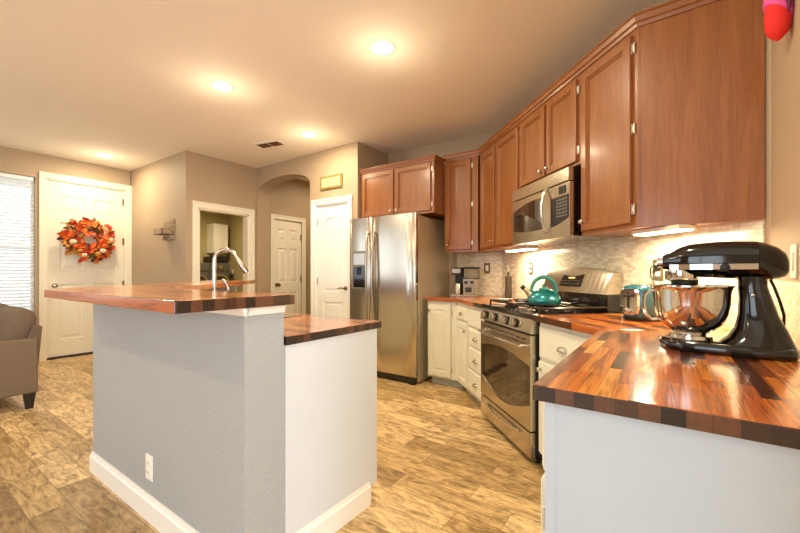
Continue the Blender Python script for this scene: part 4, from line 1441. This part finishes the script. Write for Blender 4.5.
# ------------------------------------------------------------------ key rack shelf on the foyer wall
kr = thing('wall_shelf', 'small weathered wooden mail shelf on the foyer wall', 'shelf', (-5.53, 2.41, 1.65))
MB().box(-.10, -.02, .04, .16, 0, .24, .002).build('back_board', M['graywood'], kr)
for z in (.075, .115, .155, .2):
    MB().box(-.095, -.024, z, .155, -.019, z + .012).build('slat', M['graywood'], kr)
b = MB(); b.box(-.12, -.15, .03, .13, -.14, .11, .001); b.box(-.12, -.15, .03, -.11, 0, .11); b.box(.12, -.15, .03, .13, 0, .11); b.box(-.12, -.15, .03, .13, 0, .038)
b.build('mail_box', M['graywood'], kr)
b = MB(); b.box(-.05, -.06, -.04, .15, 0, .028, .002); b.build('lower_rail', M['graywood'], kr)
for x in (-.02, .04, .10):
    b = MB(); b.tube([(x, -.06, -.01), (x, -.08, -.015), (x, -.085, -.035), (x, -.07, -.04)], .003, 6); b.build('hook', M['plastic_black'], kr)

# ------------------------------------------------------------------ sign over pantry door
sg = thing('wall_sign', 'small gilded cream sign above the pantry door', 'sign', (-3.49, 3.44, 2.32))
MB().box(-.195, -.018, -.085, .195, 0, .085, .004).build('frame', M['sign'], sg)
MB().box(-.165, -.021, -.058, .165, -.017, .058, .002).build('board', M['signpale'], sg)

# ------------------------------------------------------------------ sofa
so = thing('sofa', 'brown-grey fabric sofa with dark tapered legs', 'sofa', (-4.46, .905, 0))
# local: x from 0 (near arm outer face) to -1.9, y from 0 (back) to -.9 (front)
b = MB(); b.box(-.16, -.90, .135, 0, -.02, .605, .018, 3); b.build('arm', M['sofa'], so, smooth=True)
b = MB(); b.box(-1.95, -.90, .135, -1.79, -.02, .605, .018, 3); b.build('arm', M['sofa'], so, smooth=True)
b = MB(); b.box(-1.79, -.86, .135, -.16, -.04, .30, .01); b.build('seat_frame', M['sofa'], so)
b = MB(); b.prism_yz([(-.18, .30), (-.02, .30), (.012, .70), (-.05, .71)], -1.85, -.03); b.build('back_frame', M['sofa_dark'], so)
for x0 in (-.98, -1.79):
    b = MB(); b.box(x0 + .005, -.88, .30, x0 + .805, -.22, .45, .04, 3); b.build('seat_cushion', M['sofa'], so, smooth=True)
for x0 in (-.92, -1.80):
    b = MB(); b.loft([((x0 + .42, -.19, .44), (.40, 0, 0), (0, .08, 0), 4), ((x0 + .42, -.17, .50), (.43, 0, 0), (0, .12, 0), 4), ((x0 + .43, -.13, .64), (.44, 0, 0), (0, .13, 0), 3.5),
                      ((x0 + .43, -.10, .76), (.43, 0, 0), (0, .12, 0), 3.5), ((x0 + .43, -.09, .82), (.40, 0, 0), (0, .09, 0), 3), ((x0 + .43, -.08, .845), (.34, 0, 0), (0, .04, 0), 3)], 40)
    b.build('back_cushion', M['sofa_dark'], so, smooth=True)
for lx_, ly_ in ((-.045, -.07), (-.045, -.85), (-1.90, -.07), (-1.90, -.85)):
    b = MB(); b.loft([((lx_, ly_, .0), (.022, 0, 0), (0, .024, 0), 8), ((lx_, ly_, .137), (.036, 0, 0), (0, .040, 0), 8)], 24); b.build('leg', M['darkwood'], so)
tpw = thing('throw_pillow', 'tan throw pillow leaning in the near sofa corner', 'pillow', (-4.78, .40, .58), R(20))
b = MB(); b.loft([((0, 0, .0), (.03, 0, 0), (0, .02, 0), 3), ((0, 0, .03), (.19, 0, 0), (0, .045, 0), 3), ((0, .02, .17), (.20, 0, 0), (0, .08, 0), 3), ((0, .03, .30), (.19, 0, 0), (0, .045, 0), 3), ((0, .03, .33), (.04, 0, 0), (0, .01, 0), 3)], 32)
tag(b.build('throw_pillow', M['pillow'], None, (-4.82, .42, .46), R(10), smooth=True), 'tan throw pillow leaning in the near sofa corner', 'pillow')
bpy.data.objects.remove(tpw)

# ------------------------------------------------------------------ laundry room
for i, (y_, lab) in enumerate(((4.31, 'dark graphite front-loading washer at the left of the laundry room'), (4.80, 'dark graphite front-loading dryer beside the khaki corner'))):
    wz = thing('washing_machine' if i == 0 else 'dryer', lab, 'washer' if i == 0 else 'dryer', (-8.5, y_, 0), R(90))
    b = MB(); b.box(-.236, 0, 0, .236, .68, 1.40, .01); b.build('body', M['washer'], wz)
    b = MB(); b.box(-.236, -.012, 1.22, .236, 0, 1.39, .005); pn = b.build('control_panel', M['washer'], wz)
    b = MB(); b.lathe([(.05, 0), (.045, -.03), (0, -.031)], (0, -.012, 1.31), 'Y', 24); b.build('dial', M['nickel'], pn, smooth=True)
    b = MB(); b.lathe([(.215, 0), (.21, -.03), (.175, -.035), (.165, -.02)], (0, 0, .93), 'Y', 36, cap=False); dd = b.build('door', M['nickel'], wz, smooth=True)
    b = MB(); b.lathe([(.165, -.02), (.12, -.035), (0, -.04)], (0, 0, .93), 'Y', 36); b.build('door_glass', M['glass_dark'], dd, smooth=True)
lk = thing('wall_cabinet', 'white wall cabinet hung above the dryer in the laundry room', 'cabinet', (-9.2, 5.04, 0), R(90))
MB().box(-.18, -.32, 1.66, .18, 0, 2.36).build('carcass', M['white'], lk)
b = MB(); b.panel(-.17, 1.67, .17, 2.35, [(0, .019), (0, .004), (.004, 0), (.06, 0), (.07, .008), (.08, .008), (.095, .002)], -.34); d = b.build('door', M['white'], lk)
cab_knob(d, .13, -.34, 1.75)
lsh = MB().box(-9.1, 4.72, 1.402, -8.55, 5.03, 1.56, .01).build('storage_box', M['plastic_black'])
tag(lsh, 'black storage box standing on the dryer', 'box')

# ------------------------------------------------------------------ ceiling lights and vent
cans = [(-1.64, 2.11), (-3.08, 1.76), (-3.34, 2.94), (-6.19, 1.88), (-.55, .95), (-2.6, -.9), (-5.0, -.9)]  # last three are out of view, added for more warm light
labs = ['recessed ceiling light nearest the oak cabinets', 'recessed ceiling light above the island', 'small recessed ceiling light close to the pantry door wall',
        'recessed ceiling light just inside the front door', 'added unseen recessed light above the near counter', 'added unseen recessed light in the rear of the kitchen', 'added unseen recessed light over the living area']
for (x, y_), lab in zip(cans, labs):
    t = thing('ceiling_light', lab, 'lamp', (x, y_, CZ), 0, 'recessed ceiling lights')
    b = MB(); b.lathe([(.072, 0), (.095, 0), (.095, -.004), (.085, -.008), (.074, -.008)], n=32, cap=False); b.build('trim_ring', M['trim'], t, smooth=True)
    b = MB(); b.lathe([(0, -.004), (.073, -.004), (.073, -.0065), (0, -.0068)][::-1], n=32); b.build('lens', M['lamp'], t)
    l = bpy.data.lights.new('can_light', 'AREA'); l.shape = 'DISK'; l.size = .15; l.energy = CAN_POWER; l.color = WARM
    o = bpy.data.objects.new('can_light', l); COL.objects.link(o); o.parent = t; o.location = (0, 0, -.012)
    l = bpy.data.lights.new('ceiling_fill', 'POINT'); l.shadow_soft_size = .05; l.energy = CEILING_FILL; l.color = WARM  # unseen point light hung below the fixture, added to brighten the ceiling
    o = bpy.data.objects.new('ceiling_fill', l); COL.objects.link(o); o.parent = t; o.location = (0, 0, -.26)
vt = thing('ceiling_vent', 'brown slatted air vent in the ceiling near the arch', 'vent', (-3.99, 2.89, CZ), R(12))
MB().box(-.19, -.09, -.008, .19, .09, 0, .002).build('frame', M['trim'], vt)
for x0, x1 in ((-.16, -.01), (.01, .16)):
    MB().box(x0, -.06, -.011, x1, .06, -.0075).build('louvre', M['leaf_brown'], vt, label='dark louvre panel')

# hall / laundry lamps (rooms beyond)
for nm, lab, loc, pw in (('ceiling_light', 'flush ceiling light in the hall behind the arch', (-4.4, 4.6, CZ), 7), ('ceiling_light', 'flush ceiling light in the laundry room', (-7.6, 4.0, CZ), 38)):
    t = thing(nm, lab, 'lamp', loc)
    b = MB(); b.lathe([(.12, 0), (.12, -.02), (.10, -.04), (0, -.045)], n=32); b.build('lens', M['led_dim'], t, smooth=True)
    l = bpy.data.lights.new('room_light', 'AREA'); l.shape = 'DISK'; l.size = .2; l.energy = pw; l.color = (1, .78, .5)
    o = bpy.data.objects.new('room_light', l); COL.objects.link(o); o.parent = t; o.location = (0, 0, -.06)

# ------------------------------------------------------------------ pink and red hanging on the right wall
fb = thing('fabric_lantern', 'red and pink fabric bud hanging high beside the big oak cabinet', 'decoration', (.318, 1.872, 1.985)); fb.scale = (.8, .8, 1)
b = MB(); b.lathe([(0, 0), (.006, .005), (.022, .017), (.035, .030), (.043, .052), (.045, .09), (.042, .14), (.03, .19)], n=24)
b.build('bud', M['red'], fb, smooth=True, label='red pointed bud')
b = MB(); b.lathe([(.0475, .100), (.049, .11), (.049, .14), (.044, .19), (.03, .24), (.01, .26), (0, .262)], n=24)
for v in b.bm.verts:
    v.co.z += -.034 * math.cos(math.atan2(v.co.y, v.co.x) - .3) * (1 if v.co.z < .115 else 0)
b.build('outer_petal', M['pink'], fb, smooth=True, label='pink outer petals')
b = MB(); b.loft([((.028, -.038, .085), (.004, 0, 0), (0, .006, 0), 2), ((.026, -.040, .12), (.012, 0, 0), (0, .016, 0), 2), ((.02, -.03, .2), (.016, 0, 0), (0, .02, 0), 2), ((.01, -.01, .25), (.005, 0, 0), (0, .005, 0), 2)], 16)
b.build('side_petal', M['plum'], fb, smooth=True, label='dark plum side petal')
b = MB(); b.tube([(0, 0, .26), (0, 0, CZ - 1.985)], .0015, 6); b.build('cord', M['plate'], fb)
